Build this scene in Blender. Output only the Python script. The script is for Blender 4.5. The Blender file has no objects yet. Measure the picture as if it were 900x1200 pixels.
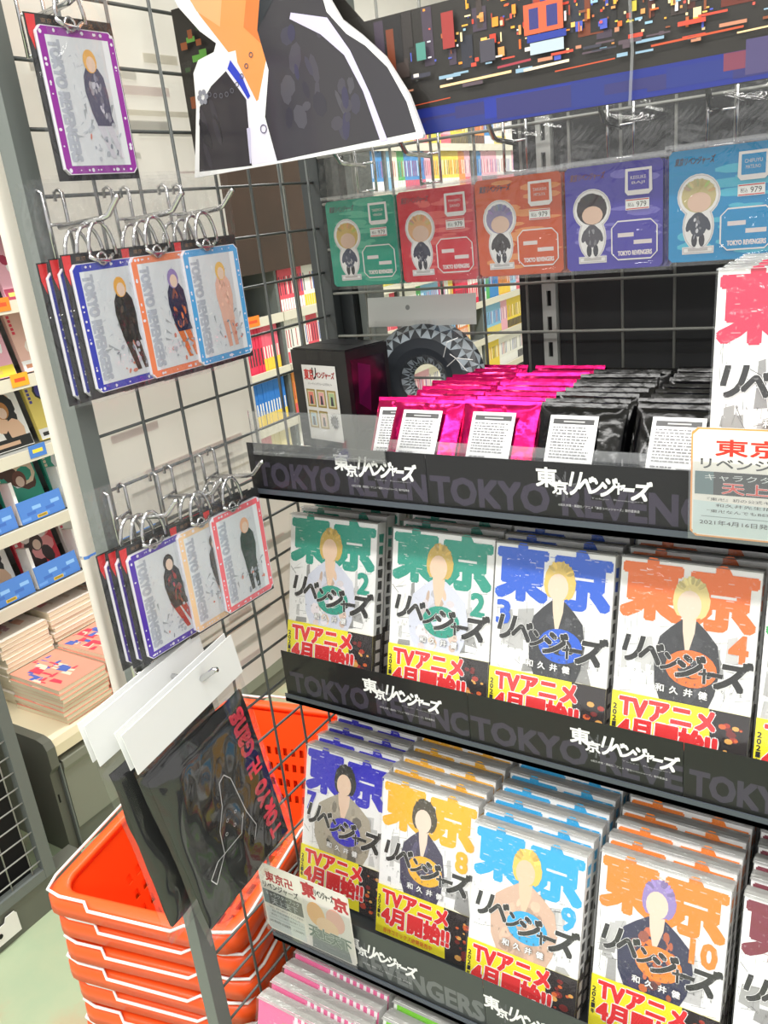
import bpy, bmesh, math, random
from mathutils import Vector, Matrix, Euler, noise
random.seed(7)
PI = math.pi
scene = bpy.context.scene
C = scene.collection

# ------------------------------------------------------------ camera, world, light
cam = bpy.data.cameras.new('camera'); co = bpy.data.objects.new('camera', cam); C.objects.link(co)
Rr = [[0.84586, 0.52291, -0.10526], [0.09252, -0.33818, -0.93652], [-0.52531, 0.78243, -0.33443]]  # right, down, forward
M = Matrix(((Rr[0][0], -Rr[1][0], -Rr[2][0]), (Rr[0][1], -Rr[1][1], -Rr[2][1]), (Rr[0][2], -Rr[1][2], -Rr[2][2]))).to_4x4()
M.translation = Vector((0, 0, 1.5))
co.matrix_world = M
cam.sensor_fit = 'VERTICAL'; cam.sensor_height = 24.0; cam.lens = 985.0 / 1200.0 * 24.0
cam.clip_start = 0.01
scene.camera = co

world = bpy.data.worlds.new('shop_world'); scene.world = world; world.use_nodes = True
bg = world.node_tree.nodes['Background']; bg.inputs[0].default_value = (1.0, 0.985, 0.965, 1); bg.inputs[1].default_value = 0.75

def area(name, loc, rot, sx, sy, power, col=(1, .98, .95)):
    l = bpy.data.lights.new(name, 'AREA'); l.shape = 'RECTANGLE'; l.size = sx; l.size_y = sy; l.energy = power; l.color = col
    o = bpy.data.objects.new(name, l); C.objects.link(o); o.location = loc; o.rotation_euler = rot
    return o
# fluorescent ceiling rows over the aisles (they run along the fixtures)
area('tube_row_light', (0.1, -0.55, 2.70), (0, 0, 0), 3.6, 0.16, 46)
area('tube_row_light', (0.1, -1.60, 2.70), (0, 0, 0), 3.6, 0.16, 40)
area('tube_row_light', (-1.25, 0.9, 2.70), (0, 0, PI / 2), 3.0, 0.16, 34)
area('tube_row_light', (-1.25, 3.6, 2.70), (0, 0, PI / 2), 2.8, 0.16, 50)
area('tube_row_light', (0.1, 0.30, 2.70), (0, 0, 0), 3.0, 0.16, 16)

scene.view_settings.view_transform = 'Standard'; scene.view_settings.look = 'None'
scene.view_settings.gamma = 1.0; scene.view_settings.use_curve_mapping = False
scene.view_settings.exposure = 0.13
scene.cycles.transparent_max_bounces = 40
scene.cycles.max_bounces = 8
scene.cycles.caustics_reflective = False; scene.cycles.caustics_refractive = False

# ------------------------------------------------------------ colours and materials
def s2l(c): return c / 12.92 if c <= 0.04045 else ((c + 0.055) / 1.055) ** 2.4
def hx(h):
    h = h.lstrip('#')
    return tuple(s2l(int(h[i:i + 2], 16) / 255) for i in (0, 2, 4)) + (1.0,)
def mat(name, col, rough=.5, metal=0, coat=0, noise_amt=0, noise_scale=40, bump=0, bump_scale=200, trans=0, alpha=1, spec=.5):
    m = bpy.data.materials.new(name); m.use_nodes = True; nt = m.node_tree; b = nt.nodes['Principled BSDF']
    c = hx(col) if isinstance(col, str) else col
    b.inputs['Base Color'].default_value = c; b.inputs['Roughness'].default_value = rough; b.inputs['Metallic'].default_value = metal
    b.inputs['Coat Weight'].default_value = coat; b.inputs['Coat Roughness'].default_value = .12
    b.inputs['Transmission Weight'].default_value = trans; b.inputs['Alpha'].default_value = alpha
    b.inputs['Specular IOR Level'].default_value = spec
    tc = nt.nodes.new('ShaderNodeTexCoord')
    if noise_amt:
        n = nt.nodes.new('ShaderNodeTexNoise'); n.inputs['Scale'].default_value = noise_scale; n.inputs['Detail'].default_value = 5
        nt.links.new(tc.outputs['Object'], n.inputs['Vector'])
        mx = nt.nodes.new('ShaderNodeMix'); mx.data_type = 'RGBA'
        mx.inputs[6].default_value = tuple(v * (1 - noise_amt) for v in c[:3]) + (1,); mx.inputs[7].default_value = tuple(min(1, v * (1 + noise_amt)) for v in c[:3]) + (1,)
        nt.links.new(n.outputs['Fac'], mx.inputs[0]); nt.links.new(mx.outputs[2], b.inputs['Base Color'])
    if bump:
        n2 = nt.nodes.new('ShaderNodeTexNoise'); n2.inputs['Scale'].default_value = bump_scale; n2.inputs['Detail'].default_value = 4
        nt.links.new(tc.outputs['Object'], n2.inputs['Vector'])
        bp = nt.nodes.new('ShaderNodeBump'); bp.inputs['Strength'].default_value = bump; bp.inputs['Distance'].default_value = .002
        nt.links.new(n2.outputs['Fac'], bp.inputs['Height']); nt.links.new(bp.outputs['Normal'], b.inputs['Normal'])
    return m
def printed(name, rough, coat, grain=0.0):
    m = mat(name, (1, 1, 1, 1), rough, coat=coat); nt = m.node_tree; b = nt.nodes['Principled BSDF']
    a = nt.nodes.new('ShaderNodeVertexColor'); a.layer_name = 'Ink'
    if grain:      # worn speckle of the ink
        tc = nt.nodes.new('ShaderNodeTexCoord'); n = nt.nodes.new('ShaderNodeTexNoise'); n.inputs['Scale'].default_value = 260; n.inputs['Detail'].default_value = 3
        mp = nt.nodes.new('ShaderNodeMapping'); mp.inputs['Scale'].default_value = (1, 1, 1.0)
        nt.links.new(tc.outputs['Object'], mp.inputs['Vector']); nt.links.new(mp.outputs['Vector'], n.inputs['Vector'])
        r = nt.nodes.new('ShaderNodeMapRange'); r.inputs[1].default_value = .62; r.inputs[2].default_value = .72; r.inputs[4].default_value = grain
        nt.links.new(n.outputs['Fac'], r.inputs[0])
        mx = nt.nodes.new('ShaderNodeMix'); mx.data_type = 'RGBA'; mx.inputs[7].default_value = (.9, .9, .9, 1)
        nt.links.new(r.outputs[0], mx.inputs[0]); nt.links.new(a.outputs[0], mx.inputs[6]); nt.links.new(mx.outputs[2], b.inputs['Base Color'])
    else:
        nt.links.new(a.outputs[0], b.inputs['Base Color'])
    return m
def clear(name, opac=.08, tint=(1, 1, 1, 1), gl=.16, rough=.06, bump=0, bump_scale=60, haze=(.9, .92, .95, 1)):
    # thin clear film: mostly see-through, a glossy skin and a faint milky haze
    m = bpy.data.materials.new(name); m.use_nodes = True; nt = m.node_tree; nt.nodes.clear()
    out = nt.nodes.new('ShaderNodeOutputMaterial'); t = nt.nodes.new('ShaderNodeBsdfTransparent'); t.inputs[0].default_value = tint
    g = nt.nodes.new('ShaderNodeBsdfGlossy'); g.inputs['Roughness'].default_value = rough
    d = nt.nodes.new('ShaderNodeBsdfDiffuse'); d.inputs[0].default_value = haze
    lw = nt.nodes.new('ShaderNodeLayerWeight'); lw.inputs[0].default_value = .25
    ml = nt.nodes.new('ShaderNodeMath'); ml.operation = 'MULTIPLY_ADD'; ml.inputs[1].default_value = gl * 2; ml.inputs[2].default_value = gl * .35
    nt.links.new(lw.outputs['Fresnel'], ml.inputs[0])
    a = nt.nodes.new('ShaderNodeMixShader'); a.inputs[0].default_value = opac
    b = nt.nodes.new('ShaderNodeMixShader')
    nt.links.new(t.outputs[0], a.inputs[1]); nt.links.new(d.outputs[0], a.inputs[2])
    nt.links.new(ml.outputs[0], b.inputs[0]); nt.links.new(a.outputs[0], b.inputs[1]); nt.links.new(g.outputs[0], b.inputs[2])
    nt.links.new(b.outputs[0], out.inputs[0])
    if bump:
        tc = nt.nodes.new('ShaderNodeTexCoord'); n2 = nt.nodes.new('ShaderNodeTexNoise'); n2.inputs['Scale'].default_value = bump_scale; n2.inputs['Distortion'].default_value = 1.2
        nt.links.new(tc.outputs['Object'], n2.inputs['Vector'])
        bp = nt.nodes.new('ShaderNodeBump'); bp.inputs['Strength'].default_value = bump; bp.inputs['Distance'].default_value = .01
        nt.links.new(n2.outputs['Fac'], bp.inputs['Height'])
        nt.links.new(bp.outputs['Normal'], g.inputs['Normal'])
    return m

MT = {
    'grey_paint': mat('grey_painted_steel', '#6d7371', .45, noise_amt=.05),
    'dark_paint': mat('dark_painted_steel', '#3c4042', .45, noise_amt=.06),
    'rail': mat('blue_grey_rail', '#4b525b', .35),
    'black_panel': mat('black_back_panel', '#232426', .7, noise_amt=.12, noise_scale=90),
    'black': mat('black_card', '#17171a', .4, coat=.3),
    'slot': mat('slot_black', '#0a0a0b', .8),
    'wire_dark': mat('dark_grey_wire', '#5b5f5e', .4),
    'wire_light': mat('light_grey_wire', '#8a8b86', .4),
    'wire_white': mat('white_coated_wire', '#f4f3f1', .3, coat=.4),
    'chrome': mat('chrome_wire', '#d6d6d8', .16, metal=1),
    'steel_light': mat('light_grey_steel', '#aeb0ac', .4),
    'ink_gloss': printed('glossy_printed_cover', .38, .25, .22),
    'ink': printed('printed_paper', .5, .1),
    'ink_shine': printed('laminated_print', .2, .6),
    'pages': mat('book_pages', '#d8d4c8', .8, noise_amt=.12, noise_scale=900),
    'cream_pages': mat('cream_book_pages', '#e9dfc2', .8, noise_amt=.12, noise_scale=700),
    'wrap': clear('shrink_wrap', .04, gl=.10, rough=.12, bump=.5, bump_scale=35),
    'wrap_seam': clear('shrink_wrap_seam', .62, gl=.3, rough=.2, bump=.8, bump_scale=120, haze=(.62, .62, .60, 1)),
    'bag': clear('clear_bag_film', .02, gl=.13, rough=.07, bump=.7, bump_scale=28),
    'bag_crinkle': clear('crinkled_bag_film', .012, gl=.24, rough=.06, bump=.03, bump_scale=8),
    'acrylic': clear('clear_acrylic', .09, gl=.28, rough=.03, haze=(.8, .84, .88, 1)),
    'strip_film': clear('strip_cover_film', .0, gl=.045, rough=.05, bump=.25, bump_scale=10),
    'white_card': mat('white_card', '#ecebe8', .5),
    'poster_back': None,
    'orange': mat('orange_basket_plastic', '#ff5a1c', .4, coat=.2, noise_amt=.05, noise_scale=8),
    'fabric': mat('black_cotton', '#131315', .9, bump=.1, bump_scale=300),
    'fabric_grey': mat('grey_cloth', '#3c4042', .85, bump=.6, bump_scale=300),
    'cream_deck': mat('cream_deck', '#efe4c4', .4, noise_amt=.04, noise_scale=5),
    'cabinet': mat('olive_grey_cabinet', '#888a7e', .45, noise_amt=.05, noise_scale=6),
    'cabinet_dark': mat('dark_grey_cabinet_side', '#66685f', .45, noise_amt=.05, noise_scale=6),
    'lip': mat('cream_shelf_lip', '#ddd8c6', .4),
    'brown': mat('brown_fascia', '#35241b', .3, coat=.5, noise_amt=.6, noise_scale=6),
    'blue_holder': printed('blue_holder_print', .3, .4),
    'wall': mat('wall_paint', '#d8d6d0', .8), 'ceiling': mat('ceiling_tile', '#e8e6e0', .9),
}
# thin white poster paper lets some of the aisle light through
pm = bpy.data.materials.new('thin_white_poster_paper'); pm.use_nodes = True; nt = pm.node_tree; nt.nodes.clear()
_o = nt.nodes.new('ShaderNodeOutputMaterial'); _d = nt.nodes.new('ShaderNodeBsdfDiffuse'); _t = nt.nodes.new('ShaderNodeBsdfTranslucent'); _m = nt.nodes.new('ShaderNodeMixShader'); _m.inputs[0].default_value = .45
_a = nt.nodes.new('ShaderNodeVertexColor'); _a.layer_name = 'Ink'
for s in (_d, _t): nt.links.new(_a.outputs[0], s.inputs[0])
_g = nt.nodes.new('ShaderNodeBsdfGlossy'); _g.inputs['Roughness'].default_value = .15; _m2 = nt.nodes.new('ShaderNodeMixShader'); _m2.inputs[0].default_value = .06
nt.links.new(_d.outputs[0], _m.inputs[1]); nt.links.new(_t.outputs[0], _m.inputs[2]); nt.links.new(_m.outputs[0], _m2.inputs[1]); nt.links.new(_g.outputs[0], _m2.inputs[2]); nt.links.new(_m2.outputs[0], _o.inputs[0])
MT['poster_back'] = pm
def foil(name, col):
    m = mat(name, col, .22, metal=.85, bump=.35, bump_scale=45); return m
MT['pink_foil'] = foil('magenta_foil', '#c8105f'); MT['black_foil'] = mat('black_glossy_foil', '#060608', .16, coat=0, spec=.35, bump=.4, bump_scale=45)
# floor: pale green linoleum with cream wear
fm = mat('green_linoleum', '#b9cbaa', .45); nt = fm.node_tree; b = nt.nodes['Principled BSDF']
tc = nt.nodes.new('ShaderNodeTexCoord'); n = nt.nodes.new('ShaderNodeTexNoise'); n.inputs['Scale'].default_value = 3.2; n.inputs['Detail'].default_value = 9; n.inputs['Roughness'].default_value = .65
rp = nt.nodes.new('ShaderNodeValToRGB'); e = rp.color_ramp.elements
e[0].position = .36; e[0].color = hx('#a6b899'); e[1].position = .62; e[1].color = hx('#b9ad8e')
k = e.new(.5); k.color = hx('#aebb9b')
nt.links.new(tc.outputs['Object'], n.inputs['Vector']); nt.links.new(n.outputs['Fac'], rp.inputs[0]); nt.links.new(rp.outputs[0], b.inputs['Base Color'])
MT['floor'] = fm

# ------------------------------------------------------------ mesh helpers
class MB:
    """collects verts / faces / ink colours and links them as one mesh"""
    def __init__(s): s.v = []; s.f = []; s.c = []; s.m = []; s.mi = 0; s.ink = (1, 1, 1, 1)
    def add(s, vs, fs, col=None):
        o = len(s.v); s.v += [tuple(p) for p in vs]
        for f in fs: s.f.append([o + i for i in f]); s.c.append(col or s.ink); s.m.append(s.mi)
    def box(s, x0, x1, y0, y1, z0, z1, col=None):
        s.add([(x0, y0, z0), (x1, y0, z0), (x1, y1, z0), (x0, y1, z0), (x0, y0, z1), (x1, y0, z1), (x1, y1, z1), (x0, y1, z1)],
              [(0, 3, 2, 1), (4, 5, 6, 7), (0, 1, 5, 4), (1, 2, 6, 5), (2, 3, 7, 6), (3, 0, 4, 7)], col)
    def tube(s, pts, r, seg=8, closed=False, col=None):
        pts = [Vector(p) for p in pts]; n = len(pts); rings = []
        up = None
        for i in range(n):
            a = pts[i - 1] if (i > 0 or closed) else pts[i]; b = pts[(i + 1) % n] if (i < n - 1 or closed) else pts[i]
            t = (b - a).normalized() if (b - a).length > 1e-9 else Vector((0, 0, 1))
            if up is None:
                up = t.orthogonal().normalized()
            else:
                up = (up - t * up.dot(t))
                up = up.normalized() if up.length > 1e-6 else t.orthogonal().normalized()
            w = t.cross(up); rings.append([pts[i] + (up * math.cos(2 * PI * k / seg) + w * math.sin(2 * PI * k / seg)) * r for k in range(seg)])
        vs = [p for r_ in rings for p in r_]; fs = []
        for i in range(n if closed else n - 1):
            for k in range(seg):
                a = i * seg + k; b = i * seg + (k + 1) % seg; c_ = ((i + 1) % n) * seg + (k + 1) % seg; d = ((i + 1) % n) * seg + k
                fs.append((a, b, c_, d))
        if not closed: fs += [tuple(range(seg))[::-1], tuple((n - 1) * seg + k for k in range(seg))]
        s.add(vs, fs, col)
    def prism(s, poly, a0, a1, axis='y', col=None):
        """extrude a 2D outline (in the plane normal to axis) from a0 to a1"""
        n = len(poly)
        P = {'y': lambda p, a: (p[0], a, p[1]), 'x': lambda p, a: (a, p[0], p[1]), 'z': lambda p, a: (p[0], p[1], a)}[axis]
        vs = [P(p, a0) for p in poly] + [P(p, a1) for p in poly]
        fs = [tuple(range(n)), tuple(range(2 * n - 1, n - 1, -1))] + [(i, i + n, (i + 1) % n + n, (i + 1) % n) for i in range(n)]
        s.add(vs, fs, col)
    def mesh(s, name, mats, smooth=False):
        me = bpy.data.meshes.new(name); me.from_pydata(s.v, [], s.f)
        for m in (mats if isinstance(mats, (list, tuple)) else [mats]): me.materials.append(m)
        ca = me.color_attributes.new('Ink', 'FLOAT_COLOR', 'CORNER'); buf = []
        for f, c in zip(s.f, s.c): buf += list(c) * len(f)
        ca.data.foreach_set('color', buf)
        me.polygons.foreach_set('material_index', s.m)
        if smooth: me.polygons.foreach_set('use_smooth', [True] * len(s.f))
        me.update(); return me

def link(name, me, parent=None, loc=(0, 0, 0), rot=(0, 0, 0)):
    o = bpy.data.objects.new(name, me); C.objects.link(o); o.location = loc; o.rotation_euler = rot
    if parent: o.parent = parent
    return o
def setp(o, label=None, cat=None, group=None, kind=None):
    if label: o['label'] = label
    if cat: o['category'] = cat
    if group: o['group'] = group
    if kind: o['kind'] = kind
    return o
def thing(name, label, cat, loc=(0, 0, 0), rot=(0, 0, 0), group=None):
    return setp(link(name, None, None, loc, rot), label, cat, group)
def part(name, mb, m, parent, smooth=False, loc=(0, 0, 0), rot=(0, 0, 0)):
    return link(name, mb.mesh(name, m, smooth), parent, loc, rot)
def recalc(me):
    bm = bmesh.new(); bm.from_mesh(me); bmesh.ops.recalc_face_normals(bm, faces=bm.faces); bm.to_mesh(me); bm.free()
def dup(o, parent=None, loc=None, rot=None, label=None, group=None):
    c = o.copy(); C.objects.link(c); c.parent = parent
    if loc is not None: c.location = loc
    if rot is not None: c.rotation_euler = rot
    if label: c['label'] = label
    if group: c['group'] = group
    for ch in o.children: dup(ch, c)
    return c
ORD = [('%s from front' % w) if i else 'frontmost' for i, w in enumerate('first second third fourth fifth sixth seventh eighth ninth tenth eleventh twelfth thirteenth fourteenth fifteenth sixteenth seventeenth'.split())]

# ------------------------------------------------------------ flat print
_G = {}
def glyph(s):
    if s in _G: return _G[s]
    c = bpy.data.curves.new('g', 'FONT'); c.body = s; c.resolution_u = 2
    o = bpy.data.objects.new('g', c); C.objects.link(o)
    dg = bpy.context.evaluated_depsgraph_get(); ev = o.evaluated_get(dg); me = ev.to_mesh()
    vs = [(v.co.x, v.co.y) for v in me.vertices]; fs = [tuple(p.vertices) for p in me.polygons]
    ev.to_mesh_clear(); bpy.data.objects.remove(o); bpy.data.curves.remove(c)
    xs = [p[0] for p in vs]; ys = [p[1] for p in vs]
    _G[s] = (vs, fs, min(xs), max(xs), min(ys), max(ys)); return _G[s]
class Print(MB):
    """flat print in the local XZ plane facing -Y; each layer a hair above the last"""
    def __init__(s, y=0, eps=2.2e-5): super().__init__(); s.y = y; s.l = 0; s.eps = 2.2e-5; s.q = 0
    def _y(s): return s.y - s.l * s.eps - s.q * 4e-6
    def poly(s, pts, col, up=True):
        if up: s.l += 1
        else: s.q += 1
        y = s._y(); s.add([(x, y, z) for x, z in pts], [tuple(range(len(pts)))], hx(col) if isinstance(col, str) else col)
    def rect(s, x0, z0, x1, z1, col, up=True): s.poly([(x0, z0), (x1, z0), (x1, z1), (x0, z1)], col, up)
    def ell(s, cx, cz, rx, rz, col, n=18, rot=0, up=True):
        s.poly([(cx + rx * math.cos(a) * math.cos(rot) - rz * math.sin(a) * math.sin(rot), cz + rx * math.cos(a) * math.sin(rot) + rz * math.sin(a) * math.cos(rot)) for a in [2 * PI * i / n for i in range(n)]], col, up)
    def ring(s, cx, cz, r0, r1, col, n=20, sx=1):
        s.l += 1; y = s._y(); vs = []; 
        for i in range(n):
            a = 2 * PI * i / n
            vs += [(cx + sx * r0 * math.cos(a), y, cz + r0 * math.sin(a)), (cx + sx * r1 * math.cos(a), y, cz + r1 * math.sin(a))]
        s.add(vs, [(2 * i, 2 * i + 1, (2 * i + 3) % (2 * n), (2 * i + 2) % (2 * n)) for i in range(n)], hx(col))
    def text(s, t, x0, z0, x1, z1, col, bold=0, out=None, outw=0, shear=0, rot=0, mirror=False):
        """fit the text in the box; bold / out: stamp it around by that fraction of its height"""
        vs, fs, a0, a1, b0, b1 = glyph(t)
        w = x1 - x0; h = z1 - z0; cx = (x0 + x1) / 2; cz = (z0 + z1) / 2
        def st(dx, dz, c):
            s.q += 1; y = s._y(); P = []
            for (px, py) in vs:
                u = ((px - a0) / (a1 - a0) - .5) * (-1 if mirror else 1) * w; v = ((py - b0) / (b1 - b0) - .5) * h
                u += v * shear; u += dx; v += dz
                if rot: u, v = u * math.cos(rot) - v * math.sin(rot), u * math.sin(rot) + v * math.cos(rot)
                P.append((cx + u, y, cz + v))
            s.add(P, fs, hx(c) if isinstance(c, str) else c)
        hh = min(h, 1.3 * w / max(1, len(t))) if ord(t[0]) > 255 else h
        if out:
            s.l += 1
            for k in range(8): st(math.cos(k * PI / 4) * (bold + outw) * hh, math.sin(k * PI / 4) * (bold + outw) * hh, out)
        s.l += 1; st(0, 0, col)
        if bold:
            for k in range(12 if h > .03 else 8):
                a_ = 2 * PI * k / (12 if h > .03 else 8); q = bold * hh / max(abs(math.cos(a_)), abs(math.sin(a_))) * .94; st(math.cos(a_) * q, math.sin(a_) * q, col)

def lines(p, x0, z0, x1, z1, n, col, rnd, fill=.85):
    """rows of unreadably small lettering"""
    dz = (z1 - z0) / n
    for i in range(n):
        z = z1 - (i + .5) * dz; x = x0; p.l += 1 if i == 0 else 0
        end = x0 + (x1 - x0) * rnd.uniform(fill, 1)
        while x < end:
            w = rnd.uniform(.0010, .0042); p.rect(x, z - dz * .26, min(x + w, end), z + dz * .26, col, up=False); x += w + rnd.uniform(.0004, .0009)

# ------------------------------------------------------------ the setting
def struct(name, mb, m): return setp(part(name, mb, m, None), kind='structure')
a = MB(); a.box(-2.4, 2.6, -2.6, 5.4, -.1, 0); struct('floor', a, MT['floor'])
a = MB(); a.box(-2.4, 2.6, -2.6, 5.4, 2.8, 2.9); struct('ceiling', a, MT['ceiling'])
a = MB(); a.box(-2.5, -2.4, -2.6, 5.4, 0, 2.8); struct('wall_left', a, MT['wall'])
a = MB(); a.box(-2.4, 2.6, 5.4, 5.5, 0, 2.8); struct('wall_back', a, MT['wall'])

# ------------------------------------------------------------ the display rack (posts, shelves, panels)
rack = thing('display_rack', 'dark grey metal display rack with four deep shelves and black back panels', 'shelving')
def slotted_post(x0, x1, y0, y1, z0, z1, cols, m):
    o = MB(); w = x1 - x0
    o.box(x0, x1, y0 + .004, y1, z0, z1)                 # channel behind
    edges = [x0]
    for c0, c1 in cols: edges += [c0, c1]
    edges.append(x1)
    for i in range(0, len(edges), 2): o.box(edges[i], edges[i + 1], y0, y0 + .0035, z0, z1)
    z = z0
    while z < z1:
        for c0, c1 in cols: o.box(c0, c1, y0, y0 + .0035, z, z + .011)
        z += .027
    p = part('post', o, m, rack)
    o = MB(); o.box(x0 + .002, x1 - .002, y0 + .0036, y0 + .0045, z0, z1); part('slot_shade', o, MT['slot'], p)  # near-black sheet added to imitate shade inside the slots
slotted_post(-.640, -.585, .856, .90, 0, 2.2, [(-.628, -.622), (-.612, -.606)], MT['dark_paint'])
slotted_post(-.3475, -.3325, .862, .89, 0, 2.2, [(-.3425, -.3375)], MT['steel_light'])
slotted_post(.33, .38, .856, .90, 0, 2.2, [(.342, .348)], MT['dark_paint'])
for z0, z1 in ((.10, .50), (.502, .86), (.862, 1.22), (1.222, 1.60), (1.602, 2.2)):
    o = MB(); o.box(-.375, -.349, .868, .886, z0, z1); o.box(-.331, .329, .868, .886, z0, z1); part('back_panel', o, MT['black_panel'], rack)
o = MB(); o.box(-.58, -.562, .862, .89, 0, 2.2); part('inner_post', o, MT['grey_paint'], rack)
SH = [('top shelf', 1.2605, .62, .018), ('second shelf', 1.0263, .622, .022), ('third shelf', .7568, .536, .022), ('bottom shelf', .5265, .40, .026)]
for nm, z, y0, t in SH:
    o = MB(); o.box(-.575, .345, y0, .855, z - t, z - .0005)
    sb = part('shelf_board', o, MT['dark_paint'], rack)
    if z > .6:
        sy = .61 if z > .9 else .525; zb = {1.2605: 1.2475, 1.0263: 1.006, .7568: .742}[z]
        o = MB(); o.box(-.566, .345, sy + .0035, sy + .0055, zb - .006, zb + .045)      # channel back
        o.box(-.566, .345, sy - .004, sy + .0035, zb - .006, zb - .001)                 # bottom gutter
        o.box(-.566, .345, sy - .004, sy - .0028, zb - .006, zb + .004)
        o.box(-.566, .345, sy + .0055, y0 + .0, zb - .006, zb + .004) if y0 > sy + .006 else None
        part('price_rail', o, MT['rail'], sb)
o = MB(); o.box(-.575, .345, .42, .855, 0, .10); part('base_plinth', o, MT['dark_paint'], rack)
o = MB()
for x in (-.572, .33):
    o = MB(); o.box(x, x + .004, .42, .855, .10, .50); part('base_side', o, MT['dark_paint'], rack)
o = MB()
for x in (-.596, .35):
    o = MB(); o.box(x - .003, x + .003, .645, .858, 1.585, 1.60); part('sign_arm', o, MT['dark_paint'], rack)

# ------------------------------------------------------------ wire grids
def wire(parent, p0, p1, m, r=.0016, cache={}):
    mb = MB(); L = (Vector(p1) - Vector(p0)).length; key = (round(L, 4), r, m.name)
    if key not in cache: mb.tube([(0, 0, 0), (0, 0, L)], r, 6); cache[key] = mb.mesh('wire', m, True)
    o = link('wire', cache[key], parent, p0); o.rotation_euler = (Vector(p1) - Vector(p0)).to_track_quat('Z', 'Y').to_euler(); return o
sg = thing('wire_grid_panel', 'grey wire grid side panel with square steel post, at the left end of the rack', 'wire grid')
o = MB(); o.box(-.619, -.601, .448, .466, 0, 2.2); part('frame_post', o, MT['grey_paint'], sg)
o = MB(); o.box(-.619, -.601, .838, .852, 0, 2.2); part('frame_post', o, MT['dark_paint'], sg)
for z in (.02, 2.184):
    o = MB(); o.box(-.618, -.602, .466, .838, z, z + .016); part('frame_rail', o, MT['grey_paint'], sg)
for k in range(7): wire(sg, (-.6065, .522 + .0505 * k, .036), (-.6065, .522 + .0505 * k, 2.18), MT['wire_dark'])
for k in range(42): wire(sg, (-.610, .464, .09 + .05 * k), (-.610, .84, .09 + .05 * k), MT['wire_dark'])
bgd = thing('wire_grid_panel', 'light grey wire grid standing at the back of the top shelf', 'wire grid')
for k in range(-11, 9): wire(bgd, (-.206 + .05 * k, .8425, 1.265), (-.206 + .05 * k, .8425, 1.915), MT['wire_light'])
for k in range(-3, 11): wire(bgd, (-.60, .839, 1.415 + .05 * k), (.24, .839, 1.415 + .05 * k), MT['wire_light'])

# ------------------------------------------------------------ printed strips along the shelf edges
def strip_card(name, label, x0, x1, y, z0, z1, big, big_x, logo_x, dark='#121217'):
    W = x1 - x0; H = z1 - z0
    t = thing(name, label, 'shelf strip', (x0, y, z0), group='black printed shelf strips')
    p = Print(-.0006); p.box(0, W, -.0006, 0, 0, H, hx(dark))
    p.l = 0
    for s, bx0, bx1 in big: p.text(s, bx0 - x0, .007, bx1 - x0, .031, big_x, bold=.05)
    if logo_x:
        l0 = logo_x[0] - x0; w = logo_x[1] - logo_x[0]; r = random.Random(3)
        for k in range(22):     # ink splatter round the emblem
            a = r.uniform(0, 2 * PI); q = r.uniform(.006, .015); cx = l0 + w * .27; cz = .033
            p.poly([(cx, cz), (cx + q * math.cos(a), cz + q * math.sin(a)), (cx + q * math.cos(a + .12), cz + q * math.sin(a + .12))], '#5c5c62', k == 0)
        p.text('東', l0, .030, l0 + w * .19, .046, '#f4f4f4', bold=.035)
        p.text('京', l0 + w * .15, .0245, l0 + w * .29, .036, '#f4f4f4', bold=.035)
        x = l0 + w * .31; z = .0345
        for ch, cw, chh in (('リ', .085, .019), ('ベ', .115, .0135), ('ン', .09, .0125), ('ジ', .11, .015), ('ャ', .075, .009), ('ー', .085, .003), ('ズ', .13, .015)):
            p.text(ch, x, z - chh / 2, x + w * cw * 1.05, z + chh / 2, '#f4f4f4', bold=.045, shear=.25); x += w * cw; z -= .00035
        p.text('Tokyo  Revengers', l0 + w * .5, .0225, l0 + w * .95, .0243, '#9a9aa0')
        p.text('©和久井健・講談社／アニメ「東京リベンジャーズ」製作委員会', l0 + w * .2, .0145, l0 + w * .92, .0168, '#c9c9cc')
    part('printed_card', p, MT['ink'], t)
    f = MB(); f.add([(0, -.0032, .001), (W, -.0032, .001), (W, -.0032, H + .002), (0, -.0032, H + .002)], [(0, 1, 2, 3)])
    part('clear_cover', f, MT['strip_film'], t)
    return t
S1z = (1.2475, 1.2985); S2z = (1.0065, 1.0625); S3z = (.7425, .806)
BIG = '#3d3848'
strip_card('shelf_strip', 'black strip on the left half of the top shelf edge, below the black box', -.565, -.360, .61, *S1z, [('TOKYO REVEN', -.556, -.362)], BIG, (-.459, -.372))
strip_card('shelf_strip', 'black strip on the middle of the top shelf edge, below the foil pouches', -.3595, -.120, .61, *S1z, [('TOKYO REVENG', -.356, -.122)], BIG, (-.257, -.166))
strip_card('shelf_strip', 'black strip at the right end of the top shelf edge, behind the announcement card', -.1195, .12, .61, *S1z, [('TOKYO REVENGERS', -.118, .118)], BIG, (.0, .09))
strip_card('shelf_strip', 'black strip at left end of second shelf edge, below teal number 2 books', -.565, -.338, .61, *S2z, [('TOKYO REVENC', -.556, -.340)], BIG, (-.459, -.369))
strip_card('shelf_strip', 'black strip in the middle of the second shelf edge, below the number 3 book', -.3375, -.138, .61, *S2z, [('TOKYO REVE', -.335, -.139)], BIG, (-.236, -.143))
strip_card('shelf_strip', 'black strip at the right end of the second shelf edge, below the number 4 book', -.1375, .10, .61, *S2z, [('TOKYO REVENGERS', -.132, .098)], BIG, (.0, .08))
strip_card('shelf_strip', 'black strip, grey sheen painted in, left of third shelf edge, below the number 8 book', -.565, -.300, .525, *S3z, [('TOKYO REVENGERS', -.556, -.302)], '#6b6f70', (-.460, -.376), '#3f4444')  # greys of the third-shelf strips paint in the light they reflect
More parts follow.
